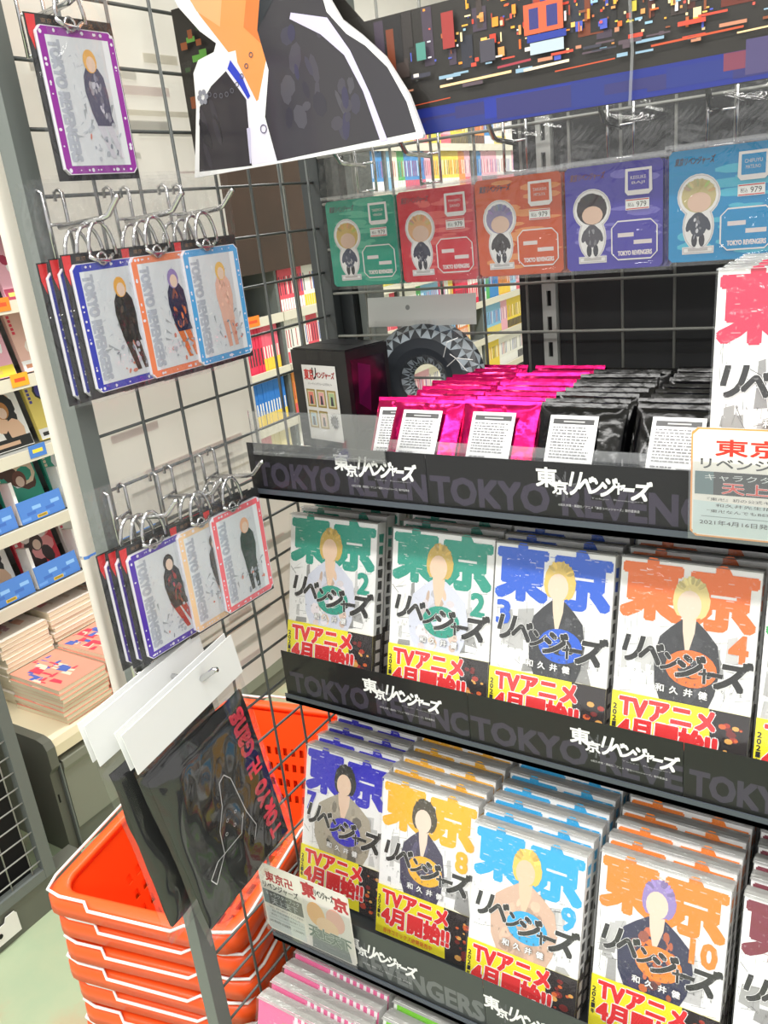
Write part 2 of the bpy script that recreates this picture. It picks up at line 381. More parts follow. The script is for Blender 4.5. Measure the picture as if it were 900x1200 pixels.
strip_card('shelf_strip', 'black strip, grey sheen painted in, right of third shelf edge, below the number 10 book', -.2995, .10, .525, *S3z, [('TOKYO REVENGERS', -.236, .02)], '#6b6f70', (-.300 + .0, -.215), '#3f4444')

# ------------------------------------------------------------ paperbacks
KATA = [('リ', .007, .015, .0795, .022), ('ベ', .0215, .0185, .0815, .018), ('ン', .0405, .0135, .0855, .0145), ('ジ', .053, .0205, .087, .020), ('ャ', .0705, .0115, .093, .012), ('ー', .0775, .012, .0905, .0038), ('ズ', .086, .0235, .0885, .025)]
def mass(p, cx, z0, z1, w, c1, c2, rnd, n=26, slant=0.0):
    """loose painterly fabric patches inside a tapering column: plain generic art"""
    b1, b2 = hx(c1), hx(c2)
    for k in range(n):
        v = rnd.random(); z = z0 + (z1 - z0) * v; ww = w * (1 - .45 * max(0, v - .7) / .3)
        x = cx + slant * (v - .5) + rnd.uniform(-.62, .62) * ww; t = rnd.random() ** 1.5; f = rnd.choice((.72, .85, 1, 1.2, 1.45))
        c = tuple(min(1, (a * (1 - t) + b * t) * f) for a, b in zip(b1[:3], b2[:3])) + (1,)
        p.ell(x, z, rnd.uniform(.06, .2) * w, rnd.uniform(.05, .13) * (z1 - z0), c, 7, rnd.uniform(-.5, .5), up=False)
def cover_print(p, W, H, col, num, num_pos, art, rnd, obi=True):
    # faded grey scribble behind everything
    for k in range(16):
        x = rnd.uniform(.002, W - .02); z = rnd.uniform(.05, .10); w = rnd.uniform(.004, .02); h = rnd.uniform(.006, .03)
        p.poly([(x, z), (x + w, z + rnd.uniform(-.004, .004)), (x + w * rnd.uniform(.6, 1.1), z + h), (x + w * .1, z + h * .9)], rnd.choice(['#c8c8c8', '#bcbcbc', '#acacac', '#d6d6d6', '#9c9c9c']), k == 0)
    for k in range(60):
        x = rnd.uniform(.002, W - .012); z = rnd.uniform(.052, .122); a = rnd.choice((rnd.uniform(0, PI), PI / 2, .2, 1.3)); l = rnd.uniform(.004, .018)
        dx, dz = l * math.cos(a), l * math.sin(a)
        x2 = min(max(x + dx, .001), W - .001)
        p.poly([(x, z), (x2, z + dz), (x2 + .0003, z + dz + .0004), (x + .0003, z + .0004)], rnd.choice(['#7d7d7d', '#a2a2a2', '#5f5f5f']), k == 0)
    p.text('東', .0035, H - .0505, .0505, H - .0020, col, bold=.066)
    p.text('京', .0605, H - .0515, .1085, H - .0020, col, bold=.066)
    for k in range(26):     # worn streaks in the big letters
        x = rnd.uniform(.004, .104); z = H - rnd.uniform(.004, .048); w = rnd.uniform(.002, .007)
        c = tuple(v * .55 + .45 * 1 for v in hx(col)[:3]) + (1,)
        p.rect(x, z, x + w, z + rnd.uniform(.0004, .0011), c, k == 0)
    nx, nz, nw, nh = num_pos
    # plain generic art mass: cap, oval, garment - no face, no drawing
    cx, hair, skin, g1, g2, sw = art
    p.poly([(cx - sw * .80, .052), (cx - sw * 1.05, .068), (cx - sw * 1.12, .092), (cx - sw * .96, .109), (cx - sw * .62, .118), (cx - sw * .26, .126), (cx + sw * .26, .126), (cx + sw * .62, .118), (cx + sw * .98, .108), (cx + sw * 1.12, .088), (cx + sw * 1.0, .066), (cx + sw * .80, .052)], g1)
    mass(p, cx, .056, .114, sw, g1, g2, rnd, 34)
    p.poly([(cx - sw * .24, .128), (cx + sw * .22, .128), (cx + sw * .20, .116), (cx + sw * .05, .100), (cx - sw * .08, .100), (cx - sw * .20, .116)], skin)
    p.ell(cx, .1445, .0145, .0180, hair, 18); p.ell(cx - .010, .138, .0045, .010, hair, 9, .2); p.ell(cx + .0105, .139, .0045, .011, hair, 9, -.2)
    p.ell(cx - .0012, .1385, .0098, .0128, skin, 16)
    hb = hx(hair)
    for k in range(12):
        f = rnd.choice((.7, .85, 1.2)); a_ = rnd.uniform(.3, 2.8); p.ell(cx + .0105 * math.cos(a_), .1475 + .0125 * math.sin(a_), .0016, .0040, tuple(min(1, v * f) for v in hb[:3]) + (1,), 6, a_ - PI / 2, up=False)
    p.ring(cx + .004, .085, .0085, .0160, col, sx=1.3); p.ell(cx - .002, .088, .0065, .003, col, 8, .5); p.ell(cx + .009, .081, .0065, .003, col, 8, .4)
    if num: p.text(num, nx, nz, nx + nw, nz + nh, col, bold=.05)
    for ch, x, w, zt, h in KATA:
        zt = H - zt; p.text(ch, x, zt - h / 2, x + w, zt + h / 2, '#161616', bold=.05, out='#ffffff', outw=.035, shear=.22)
    p.poly([(.026, .108), (.032, .1045), (.037, .1015), (.031, .1052)], '#161616')
    x = .010
    for ch in 'TokyoRevengers':
        zz = H - .0985 - (x - .01) * .07; p.text(ch, x, zz, x + .0016, zz + .0022, '#555555'); x += .0072
    for i, ch in enumerate('和久井健'): p.text(ch, .0365 + i * .0118, .0615, .0435 + i * .0118, .0680, '#f6f6f6', bold=.03, out='#55504c', outw=.05)
def obi_print(p, W, OH, rnd):
    p.rect(0, .0, W, OH, '#fff21a'); p.poly([(W * .76, 0), (W, 0), (W, OH), (W * .72, OH)], '#1f1312')
    for k in range(16):
        x = W * rnd.uniform(.8, .97); z = rnd.uniform(.004, OH - .006); q = rnd.uniform(.0008, .0035)
        p.ell(x, z, q * 1.4, q, rnd.choice(['#b3331f', '#e0672c', '#7a1a14', '#f1b25b']), 7, up=(k == 0))
    p.text('TVアニメ', .0075, OH - .0205, .0865, OH - .003, '#f0282c', bold=.06, out='#ffffff', outw=.05)
    p.text('4月開始!!', .0075, .0125, .089, OH - .0215, '#f0282c', bold=.06, out='#ffffff', outw=.05)
    p.text('原作コミックス絶賛発売中', .010, .0025, .070, .008, '#f0282c')
    for i, ch in enumerate('2021年'): p.text(ch, .0018, OH - .016 - i * .0055, .0050, OH - .0115 - i * .0055, '#1a1a1a', bold=.03)
def book_proto(label, cat, W, H, T, col, num, num_pos, art, rnd, obi=.0545, spine_col=None, plain=None):
    t = thing('paperback', label, cat)
    # origin: bottom front-left corner of the cover; thickness goes to +Y; spine on +X
    p = Print(0); p.box(0, W, 0, .0004, 0, H, (1, 1, 1, 1)); p.box(0, W, T - .0004, T, 0, H, (1, 1, 1, 1)); p.box(W - .0004, W, 0, T, 0, H, (1, 1, 1, 1))
    p.l = 0
    if plain: plain(p, W, H, rnd)
    else: cover_print(p, W, H, col, num, num_pos, art, rnd)
    c = hx(col)
    if not plain:            # spine lettering blocks on the +X side
        for k in range(9):
            z = H - .012 - k * .0125
            q = .0012 * (k % 3); p.add([(W + 1e-4, T * .2 + q, z), (W + 1e-4, T * .8 - q * .7, z), (W + 1e-4, T * .75, z - .0095), (W + 1e-4, T * .25, z - .0085)], [(0, 1, 2, 3)], c if k < 2 else hx('#2a2a2a'))
    part('cover', p, MT['ink_gloss'], t)
    b = MB(); b.box(.0012, W - .0006, .0005, T - .0005, .0008, H - .0012); part('pages', b, MT['pages'], t)
    if obi:
        p = Print(-.0002 - .0016); p.l = 0; p.y = -.0016
        p.add([(0, -.0015, 0), (W, -.0015, 0), (W, -.0015, obi), (0, -.0015, obi)], [(0, 1, 2, 3)], hx('#fff21a'))
        p.add([(W + .0003, -.0015, 0), (W + .0003, T, 0), (W + .0003, T, obi), (W + .0003, -.0015, obi)], [(0, 1, 2, 3)], hx('#2a1a18'))
        for k in range(3):
            z = obi - .006 - k * .014
            p.add([(W + .0005, T * .25, z), (W + .0005, T * .8, z), (W + .0005, T * .8, z - .010), (W + .0005, T * .25, z - .010)], [(0, 1, 2, 3)], hx('#efe6e0'))
        obi_print(p, W, obi, rnd); part('paper_band', p, MT['ink_shine'], t)
    # shrink wrap: clear skin with a milky folded seam along the top
    w = MB(); e = .0009
    w.add([(-e, -.0032, -.0001), (W + e, -.0032, -.0001), (W + e, -.0032, H + e), (-e, -.0032, H + e), (W + e, T + e * .3, -.0001), (W + e, T + e * .3, H + e)], [(0, 1, 2, 3), (1, 4, 5, 2)])
    part('shrink_wrap', w, MT['wrap'], t)
    w = MB(); n = 12; vs = []; fs = []
    for i in range(n + 1):
        x = -e + (W + 2 * e) * i / n; j = rnd.uniform(-.0003, .0005)
        vs += [(x, -.0032, H - .0008 + j * .3), (x, T * .35, H + .0011 + j), (x, T + e * .3, H + .0002)]
    for i in range(n): fs += [(3 * i, 3 * i + 3, 3 * i + 4, 3 * i + 1), (3 * i + 1, 3 * i + 4, 3 * i + 5, 3 * i + 2)]
    w.add(vs, fs); part('wrap_seam', w, MT['wrap_seam'], t)
    return t
VOL = {  # colour, number, number position, art (centre x, hair, skin, garment, garment 2, half width), words for the label
    '1': ('#e6214f', '1', (.09, .08, .008, .016), (.070, '#e6214f', '#e6214f', '#e6214f', '#d81d48', .026), 'crimson-lettered paperback'),
    '2': ('#16a08a', '2', (.0915, .0975, .0135, .0215), (.055, '#d9b75c', '#f3d2b6', '#dfe3f4', '#f0cdb2', .030), 'teal number 2 paperback'),
    '3': ('#1b62e0', '3', (.0045, .0975, .0125, .0215), (.064, '#eccb6c', '#f5dcc4', '#33343a', '#4a4b52', .024), 'blue number 3 paperback'),
    '4': ('#ff7a2e', '4', (.093, .0975, .0135, .0215), (.060, '#f0dc94', '#f5dcc8', '#35363c', '#55565c', .024), 'orange number 4 paperback'),
    '5': ('#2fb457', '5', (.093, .0975, .0125, .0215), (.060, '#caa46a', '#f2d5bd', '#4a4c55', '#6b6d77', .024), 'green number 5 paperback'),
    '7': ('#2417c9', '7', (.005, .0975, .011, .0215), (.056, '#1d1b1e', '#f3d3ba', '#b3aa98', '#232226', .036), 'indigo-lettered paperback with a band'),
    '8': ('#fdbb16', '8', (.0915, .0975, .0125, .0215), (.052, '#4b4230', '#f3dccb', '#3b3553', '#57506f', .024), 'yellow number 8 paperback'),
    '9': ('#1aaeea', '9', (.0935, .0975, .0125, .0215), (.056, '#f6cb62', '#f4c9ab', '#d9b6a0', '#c9a48e', .031), 'sky-blue number 9 paperback'),
    '10': ('#ff8a1d', '10', (.084, .0975, .0215, .0215), (.054, '#9a86c6', '#f3d5c2', '#23264b', '#f47a22', .030), 'orange number 10 paperback'),
    '11': ('#7f1e36', '11', (.090, .0975, .015, .0215), (.075, '#d8203a', '#f0cdb5', '#d8203a', '#b5182e', .026), 'maroon-lettered paperback'),
}
def row(vol, where, x, ytop, zbase, n, lean=16, W=.113, H=.174, T=.0160, seed=1, front_dx=0, proto=None, words=None, gap=.0006, ny=.0):
    rnd = random.Random(seed); th = math.radians(lean)
    if proto is None:
        col, num, npz, art, words = VOL[vol]
        proto = book_proto(words, 'book', W, H, T, col, num, npz, art, random.Random(5 + len(vol) + int(vol)))
    grp = '%s, row %s' % (words, where)
    y0 = ytop - H * math.sin(th)
    for i in range(n):
        o = proto if i == 0 else dup(proto)
        step = (T + .0042) / math.cos(th)
        o.location = (x + (rnd.uniform(-.0016, .0016) if i else 0), y0 + i * step + (ny if i else 0), zbase + .0004 + .0 * math.sin(th))
        o.rotation_euler = (-th - rnd.uniform(-.0015, .0015), 0, rnd.uniform(-.003, .003))
        if n > 1: o['label'] = '%s, %s, %s' % (words, ORD[i], where)
        else: o['label'] = '%s %s' % (words, where)
        o['group'] = grp
    return proto
row('2', 'left end of second shelf', -.5735, .672, 1.0312, 8, 15.5, seed=2)
row('2', 'beside the number 3 books on second shelf', -.4385, .668, 1.0312, 8, 15.5, seed=3)
row('3', 'on second shelf', -.3225, .664, 1.0312, 8, 15.5, seed=4)
row('4', 'on second shelf', -.2045, .666, 1.0312, 8, 15.5, seed=5)
row('5', 'right end of second shelf', -.0870, .668, 1.0312, 8, 15.5, seed=6)
row('7', 'left end of third shelf', -.5660, .630, .7622, 7, 18, seed=7)
row('8', 'on third shelf', -.4500, .614, .7622, 8, 17, seed=8)
row('9', 'on third shelf', -.3300, .593, .7622, 9, 17.5, seed=9)
row('10', 'on third shelf', -.2080, .606, .7622, 9, 17, seed=10)
row('11', 'right end of third shelf', -.0850, .606, .7622, 9, 17, seed=11)
row('1', 'on top shelf', -.1300, .657, 1.2632, 6, 8, seed=12, T=.0165)

def pink_cover(p, W, H, rnd):
    p.rect(.0, .0, W, H, '#f06aa2')
    for k in range(26):
        x = rnd.uniform(.004, W - .016); z = rnd.uniform(.01, H - .012); q = rnd.uniform(.003, .009)
        p.rect(x, z, x + q, z + q * .7, rnd.choice(['#f9c2d8', '#ffffff', '#e94a8c', '#f7a5c4']), k == 0)
    for k in range(9):
        p.rect(.05 + k * .009, H - .012, .054 + k * .009, H - .001, '#ffffff', k == 0)
    p.ell(.050, H - .040, .030, .026, '#8cc63a'); p.ell(.050, H - .044, .018, .018, '#f6d8c4'); p.ell(.095, H - .052, .022, .02, '#6a8fd0')
    p.poly([(.02, .02), (.11, .02), (.10, .09), (.03, .10)], '#e7e3ee')
def lime_cover(p, W, H, rnd):
    p.rect(.0, .0, W, H, '#f4f6ee')
    for k in range(24):
        x = rnd.uniform(.002, W - .03); z = rnd.uniform(.01, H - .008); q = rnd.uniform(.008, .024)
        p.rect(x, z, x + q, z + q * .3, rnd.choice(['#7ed321', '#62c22a', '#b5e37a', '#d8d8d0']), k == 0)
    p.rect(.004, H - .016, .07, H - .003, '#7ed321'); p.rect(.08, H - .012, .118, H - .003, '#7ed321', False)
def row4(fn, words, where, x, ytop, n, seed, ztop=.709):
    pr = book_proto(words, 'book', .128, .182, .017, '#f06aa2', '', None, None, random.Random(seed), obi=0, plain=fn)
    row('', where, x, ytop, .5322, n, 17, W=.128, H=.182, T=.017, seed=seed, proto=pr, words=words)
row4(pink_cover, 'larger pink-covered paperback', 'left of bottom shelf', -.553, .472, 8, 21)
row4(lime_cover, 'larger white and lime-green paperback', 'beside the pink books', -.415, .490, 8, 22)
row4(lime_cover, 'larger green-striped paperback', 'under number 10 books', -.278, .490, 8, 23)

# ------------------------------------------------------------ announcement cards
def announcement(name, label, loc, W, H, picture, rot=(0, 0, 0)):
    t = thing(name, label, 'card', loc, rot)
    HW = W if not picture else W * .47
    pts = lambda x0, z0, x1, z1, q=.004: [(x0 + q, z0), (x1 - q, z0), (x1, z0 + q), (x1, z1 - q), (x1 - q, z1), (x0 + q, z1), (x0, z1 - q), (x0, z0 + q)]
    p = Print(-.0007); p.prism(pts(0, 0, W, H), -.0007, 0, 'y', hx('#f3efe6')); p.l = 0
    if not picture: p.poly(pts(0, 0, W, H), '#f0a05a'); p.poly(pts(.0012, .0012, W - .0012, H - .0012), '#f8f5ec')
    p.poly([(.002, .002), (HW - .002, .002), (HW - .002, H * .30), (.002, H * .34)], '#d7e9e8' if not picture else '#d9e0df')
    rd = '#e03a2c' if not picture else '#b02a34'
    p.text('東京卍', HW * .17, H * .755, HW * .83, H * .90, rd, bold=.03)
    p.text('リベンジャーズ', HW * .07, H * .635, HW * .93, H * .735, '#2a2a2a', bold=.02)
    p.rect(HW * .03, H * .40, HW * .99, H * .61, '#24292b'); p.rect(HW * .03, H * .40, HW * .16, H * .61, '#5f7c80', False)
    p.text('キャラクターブック', HW * .10, H * .53, HW * .92, H * .59, '#e9eeee')
    p.text('天上天下', HW * .22, H * .415, HW * .86, H * .515, '#e8402f' if not picture else '#aab0b2', bold=.02, out='#ffffff' if not picture else '#3a3a3a', outw=.03)
    for i, s in enumerate(('『東卍』初の公式キャラブックが登場！', '和久井先生描き下ろしの', '“東卍なんでもBEST”選手権イラスト')):
        p.text(s, HW * (.12 + .06 * (i == 1)), H * (.345 - i * .055), HW * (.97 - .1 * (i == 1)), H * (.375 - i * .055), '#4a4a4a')
    p.rect(HW * .08, H * .195, HW * .95, H * .2, '#8a9a9a')
    p.text('2021年4月16日発売', HW * .07, H * .12, HW * .60, H * .165, '#3a3a3a'); p.text('1,023円', HW * .68, H * .12, HW * .92, H * .155, '#3a3a3a')
    if picture:
        p.rect(W * .49, .001, W - .001, H - .001, '#e9e4de'); p.text('東', W * .50, H * .77, W * .64, H * .97, '#b8323e', bold=.05); p.text('京', W * .84, H * .74, W * .985, H * .93, '#b8323e', bold=.05)
        p.text('リベンジャーズ', W * .64, H * .82, W * .84, H * .93, '#3a3a3a', bold=.05)
        p.ell(W * .62, H * .55, W * .10, H * .17, '#efb268'); p.ell(W * .83, H * .56, W * .10, H * .17, '#eeb0a0'); p.ell(W * .73, H * .42, W * .12, H * .13, '#f1c79e')
        p.poly([(W * .52, H * .02), (W * .95, H * .02), (W * .92, H * .32), (W * .55, H * .34)], '#5c6b68'); p.text('天上天下', W * .51, H * .18, W * .97, H * .36, '#39524c', bold=.03, out='#dfe6e2', outw=.03)
    part('printed_card', p, MT['ink'], t)
    f = MB(); f.add([(-.001, -.0026, -.002), (W + .001, -.0026, -.002), (W + .001, -.0026, H * .72), (-.001, -.0026, H * .72)], [(0, 1, 2, 3)])
    part('clear_holder', f, MT['acrylic'], t)
    return t
announcement('announcement_card', 'cream announcement card with orange edge, clipped on top shelf strip below crimson book', (-.1335, .5985, 1.253), .098, .082, False)
announcement('announcement_card', 'announcement card with a cover picture, clipped at the left end of the third shelf strip', (-.5665, .5185, .756), .121, .094, True)

# clear riser at the left end of the top shelf
t = thing('acrylic_divider', 'clear acrylic divider standing on the left end of the top shelf strip', 'divider', (-.5535, .606, 1.290))
o = MB(); W, H, q = .154, .042, .006
o.prism([(0, 0), (W, 0), (W, H - q), (W - q * .3, H - q * .3), (W - q, H), (0, H)], 0, .0016); part('clear_plate', o, MT['acrylic'], t)
o = MB(); o.box(0, W, -.001, .0026, -.002, .0015); part('clear_foot', o, MT['acrylic'], t)
# long clear lip along the top shelf
t = thing('acrylic_lip', 'low clear plastic lip running along the top shelf edge before the foil pouches', 'shelf lip', (-.40, .6135, 1.285))
o = MB(); o.box(0, .52, 0, .0012, .0, .0235); part('clear_plate', o, MT['acrylic'], t)

# ------------------------------------------------------------ black box with white label
th = math.radians(-12)
bx = thing('carton', 'small black carton with white picture label, on the left of the top shelf', 'box', (-.583, .722, 1.2625), (0, 0, th))
Wb, Db, Hb = .086, .062, .108
o = MB(); o.box(0, Wb, 0, Db, 0, Hb); part('body', o, MT['black'], bx)
o = MB(); o.box(.0015, Wb - .0015, .002, Db * .5 - .0005, Hb + .0002, Hb + .0014); o2 = part('flap', o, MT['black'], bx)
o = MB(); o.box(.0015, Wb - .0015, Db * .5 + .0005, Db - .002, Hb + .0002, Hb + .0014); part('flap', o, MT['black'], bx)
o = MB(); o.add([(Wb * .3, .0, Hb - .01), (Wb * .75, 0, Hb - .01), (Wb * .75, -.0004, Hb + .0018), (Wb * .3, -.0004, Hb + .0018), (Wb * .3, Db, Hb + .0018), (Wb * .75, Db, Hb + .0018)], [(0, 1, 2, 3), (3, 2, 5, 4)]); part('clear_tape', o, MT['strip_film'], bx)
p = Print(-.0006); p.l = 0; x0, x1, z0, z1 = .0155, .069, .010, .0925
p.rect(x0, z0, x1, z1, '#f4f3ef')
p.text('東京', x0 + .003, z1 - .016, x0 + .018, z1 - .0045, '#d2271f', bold=.04); p.text('リ', x0 + .0165, z1 - .015, x0 + .0225, z1 - .003, '#1d1d1d', bold=.05)
p.text('ベンジャーズ', x0 + .0215, z1 - .014, x1 - .003, z1 - .0065, '#a51d1a', bold=.04, shear=.2)
p.text('トレーディングフレームマグネット', x0 + .008, z1 - .0215, x1 - .008, z1 - .0185, '#3a3a3a')
cols = ['#ee8f7c', '#f3b6b4', '#b9cf9b', '#b6d2dd', '#f0cfc0']
for i in range(5):
    cx = x0 + .010 + (i % 3) * .0165; cz = z1 - .036 - (i // 3) * .0235
    p.rect(cx - .0068, cz - .0098, cx + .0068, cz + .0098, '#a8904e'); p.rect(cx - .0050, cz - .0080, cx + .0050, cz + .0080, '#e6dcb4'); p.rect(cx - .0040, cz - .0068, cx + .0040, cz + .0068, cols[i])
    p.poly([(cx - .0022, cz - .0068), (cx + .0022, cz - .0068), (cx + .0014, cz + .003), (cx - .0014, cz + .003)], '#4a4450')
rr = random.Random(4)
pts = []
for k in range(28):
    a = 2 * PI * k / 28; q = .0095 if k % 2 else rr.uniform(.0045, .0065); pts.append((x0 + .0435 + q * math.cos(a) * .8, z1 - .0600 + q * math.sin(a)))
p.poly(pts, '#2f2d31'); p.ring(x0 + .0435, z1 - .060, .0022, .0034, '#8d8a90')
part('label', p, MT['ink'], bx)
p = Print(0); p.add([(Wb + .0003, .006, .02), (Wb + .0003, Db - .006, .02), (Wb + .0003, Db - .006, .098), (Wb + .0003, .006, .098)], [(0, 1, 2, 3)], hx('#1a0d19'))
p.add([(Wb + .0005, .012, .052), (Wb + .0005, .028, .04), (Wb + .0005, .034, .088), (Wb + .0005, .016, .094)], [(0, 1, 2, 3)], hx('#54123f'))
part('side_print', p, MT['ink_shine'], bx)

# ------------------------------------------------------------ neck pillow pack (patterned cloth ring in a bag with grey header)
pk = thing('cloth_ring_pack', 'grey and black diamond patterned cloth ring in clear bag with light grey header', 'pack', (-.535, .79, 1.2625), (math.radians(-6), 0, 0))
Wp = .135
p = MB(); n = 40; m_ = 14; vs = []; fs = []; cc = []
cx, cz, Rm, rm = Wp * .52, .060, .040, .024
for i in range(n + 1):
    a = math.radians(-60 + 300 * i / n)
    for j in range(m_):
        b_ = 2 * PI * j / m_
        q = Rm + rm * math.cos(b_)
        vs.append((cx + q * math.cos(a) * 1.12, -.002 - rm * .55 * (1 + math.sin(b_)) + .028, cz + q * math.sin(a)))
hxs = [hx('#2b2f35'), hx('#9aa4ac'), hx('#5f6870')]
for i in range(n):
    for j in range(m_):
        k = (i // 2 + (j if (i % 2) else j + 1)) % 2
        a_, b_, c_, d_ = i * m_ + j, i * m_ + (j + 1) % m_, (i + 1) * m_ + (j + 1) % m_, (i + 1) * m_ + j
        mm = len(p.v)
        if j in (3, 4): p.add([vs[a_], vs[b_], vs[c_], vs[d_]], [(0, 1, 2, 3)], hxs[0]); continue
        if (i + j) % 2: p.add([vs[a_], vs[b_], vs[c_], vs[d_]], [(0, 1, 2)], hxs[k]); p.add([vs[a_], vs[c_], vs[d_]], [(0, 1, 2)], hxs[1 - k])
        else: p.add([vs[a_], vs[b_], vs[d_]], [(0, 1, 2)], hxs[k]); p.add([vs[b_], vs[c_], vs[d_]], [(0, 1, 2)], hxs[1 - k])
part('cloth_ring', p, MT['ink'], pk)
p = Print(.006); p.box(0, Wp, .006, .0066, .118, .150, hx('#cfd0cd')); p.l = 0; p.y = .006; p.ell(.052, .138, .0028, .0028, '#8a8c8b')
part('header_card', p, MT['ink'], pk)
f = MB(); f.add([(0, .0015, 0), (Wp, .0015, 0), (Wp, .002, .125), (0, .002, .125)], [(0, 1, 2, 3)]); part('clear_bag', f, MT['bag_crinkle'], pk)
for k, (x0, z0, x1, z1) in enumerate(((.100, .085, .118, .105), (.104, .075, .135, .082), (.108, .088, .128, .070))):
    f = MB(); f.tube([(x0, -.004, z0), ((x0 + x1) / 2, -.012, (z0 + z1) / 2 + .006), (x1, -.004, z1)], .0005, 5); part('cable_tie', f, MT['wire_white'], pk)

# ------------------------------------------------------------ foil pouches
def foil_mesh(W, H, seed):
    nx, nz = 26, 30; vs = []; fs = []; off = Vector((seed * 3.7, seed * 1.3, 0))
    def th_(u, v): return max(0, (1 - abs(2 * u - 1) ** 3.2) * (1 - abs(2 * v - 1) ** 3.2)) ** .6
    for side in (0, 1):
        for j in range(nz + 1):
            for i in range(nx + 1):
                u, v = i / nx, j / nz; q = th_(u, v)
                x = (u - .5) * W * (1 - .02 * math.sin(PI * v)); z = v * H
                cr = noise.noise(Vector((u * 3.1, v * 1.6, 0)) + off) * .9 + abs(noise.noise(Vector((u * 7 + v * 5, v * 3 - u * 2, 1)) + off)) * .9 + noise.noise(Vector((u * 14, v * 14, 2)) + off) * .25
                edge = .25 + .75 * q
                y = (q * .0058 + cr * .0024 * edge) * (-1 if side == 0 else 1) + (0.0 if side == 0 else .0002)
                if side == 1: y = q * .0045 + .0002 + max(-.001, cr * .0008)
                else: y = min(y, .0002)
                vs.append((x, y, z + noise.noise(Vector((u * 5, side, 3)) + off) * .0008 * v))
    o = (nx + 1) * (nz + 1)
    for s_ in (0, 1):
        for j in range(nz):
            for i in range(nx):
                a_ = s_ * o + j * (nx + 1) + i; f = (a_, a_ + 1, a_ + nx + 2, a_ + nx + 1); fs.append(f if s_ == 0 else f[::-1])
    m = MB(); m.add(vs, fs); return m
def pouch(words, W, H, m, seed):
    t = thing('foil_pouch', words, 'pouch')
    part('pouch', foil_mesh(W, H, seed), m, t, True)
    o = MB(); o.box(-W / 2, W / 2, -.0004, .0004, H - .0005, H + .003); part('crimped_seam', o, m, t)
    rnd = random.Random(seed); p = Print(-.0085); p.l = 0; lw = .041; x0 = -lw / 2 + rnd.uniform(-.003, .003); z0 = .006; z1 = H - .010
    p.box(x0, x0 + lw, -.0085, -.0083, z0, z1, hx('#eeeff1'))
    p.rect(x0 + .003, z1 - .0075, x0 + lw - .003, z1 - .003, '#3a3a3c')
    p.rect(x0 + .012, z1 - .0058, x0 + lw - .011, z1 - .0046, '#b0b0b2')
    lines(p, x0 + .0035, z0 + .026, x0 + lw - .004, z1 - .009, 11, '#77787b', rnd)
    lines(p, x0 + .0035, z0 + .011, x0 + lw * .5, z0 + .024, 5, '#8d8e92', rnd, .7)
    p.rect(x0 + lw * .58, z0 + .013, x0 + lw - .005, z0 + .022, '#77787b'); p.rect(x0 + lw * .6, z0 + .0145, x0 + lw - .006, z0 + .0205, '#f0f0f2')
    lines(p, x0 + lw * .62, z0 + .0145, x0 + lw - .007, z0 + .0205, 3, '#77787b', rnd)
    x = x0 + .010
    p.l += 1
    while x < x0 + lw - .006:
        w = rnd.uniform(.0004, .0012); p.rect(x, z0 + .001, x + w, z0 + .0065, '#232325', False); x += w + rnd.uniform(.0004, .001)
    part('white_label', p, MT['ink'], t)
    return t
def pouch_column(words, xs, m, seed, n, where, y0=.665, dy=.0195, ztop=0):
    rnd = random.Random(seed); protos = [pouch('', .074, .079, m, seed + k) for k in range(3)]
    for i in range(n):
        o = protos[i] if i < 3 else dup(protos[i % 3])
        o.location = (xs + (rnd.uniform(-.0035, .0035) + i * ztop if i else 0), y0 - .042 + i * dy, 1.2632)
        o.rotation_euler = (math.radians(-33 - rnd.uniform(-3, 2)), 0, rnd.uniform(-.06, .06) if i else -.02)
        o['label'] = '%s foil pouch, %s, %s' % (words, ORD[i], where); o['group'] = '%s foil pouches, %s' % (words, where)
pouch_column('magenta', -.383, MT['pink_foil'], 11, 9, 'left pink column on top shelf', ztop=-.0005)
pouch_column('magenta', -.309, MT['pink_foil'], 21, 9, 'right pink column on top shelf', ztop=.001)
pouch_column('black', -.2345, MT['black_foil'], 31, 9, 'left black column on top shelf', y0=.662)
pouch_column('black', -.155, MT['black_foil'], 41, 9, 'right black column on top shelf', y0=.668)
o = pouch('single magenta foil pouch mostly hidden behind the front left pink one', .060, .079, MT['pink_foil'], 51); o.location = (-.410, .6315, 1.2632); o.rotation_euler = (math.radians(-33), 0, .06)

# ------------------------------------------------------------ hooks and hanging packs
def hook_proto(L, up=.014):
    """hangs on a wire at local z=0; arm runs out along -Y, tip bent up"""
    t = thing('display_hook', '', 'hook')
    o = MB(); o.tube([(0, -.004, -.024), (0, -L + .020, -.0215), (0, -L + .013, -.0195), (0, -L + .002, -.0215 + up), (0, -L, -.021 + up)], .0024, 8); part('prong', o, MT['chrome'], t, True)
    for s in (-1, 1):
        o = MB(); o.tube([(s * .012, .004, -.004), (s * .012, .0035, .003), (s * .012, -.0005, .0045), (s * .012, -.0042, .002), (s * .012, -.0042, -.052)], .0016, 6); part('hanger_wire', o, MT['chrome'], t, True)
    for z in (-.022, -.050):
        o = MB(); o.tube([(-.012, -.0042, z), (.012, -.0042, z)], .0014, 6); part('cross_wire', o, MT['chrome'], t, True)
    return t
PH = hook_proto(.066)
used = []
def place_hook(loc, rz, label, group):
    o = PH if not used else dup(PH); used.append(1); o.location = loc; o.rotation_euler = (0, 0, rz); o['label'] = label; o['group'] = group
    return o
RZ = PI / 2          # local -Y turns to +X
for nm, y, z in (('left of the upper hook row', .470, 1.54), ('middle of the upper hook row', .540, 1.54), ('right of the upper hook row', .604, 1.54),
                 ('left of the lower hook row', .468, 1.29), ('middle of the lower hook row', .526, 1.29), ('right of the lower hook row', .586, 1.29)):
    place_hook((-.6025, y, z), RZ + .22, 'chrome hook with charm packs, %s' % nm, 'hooks on the side grid')
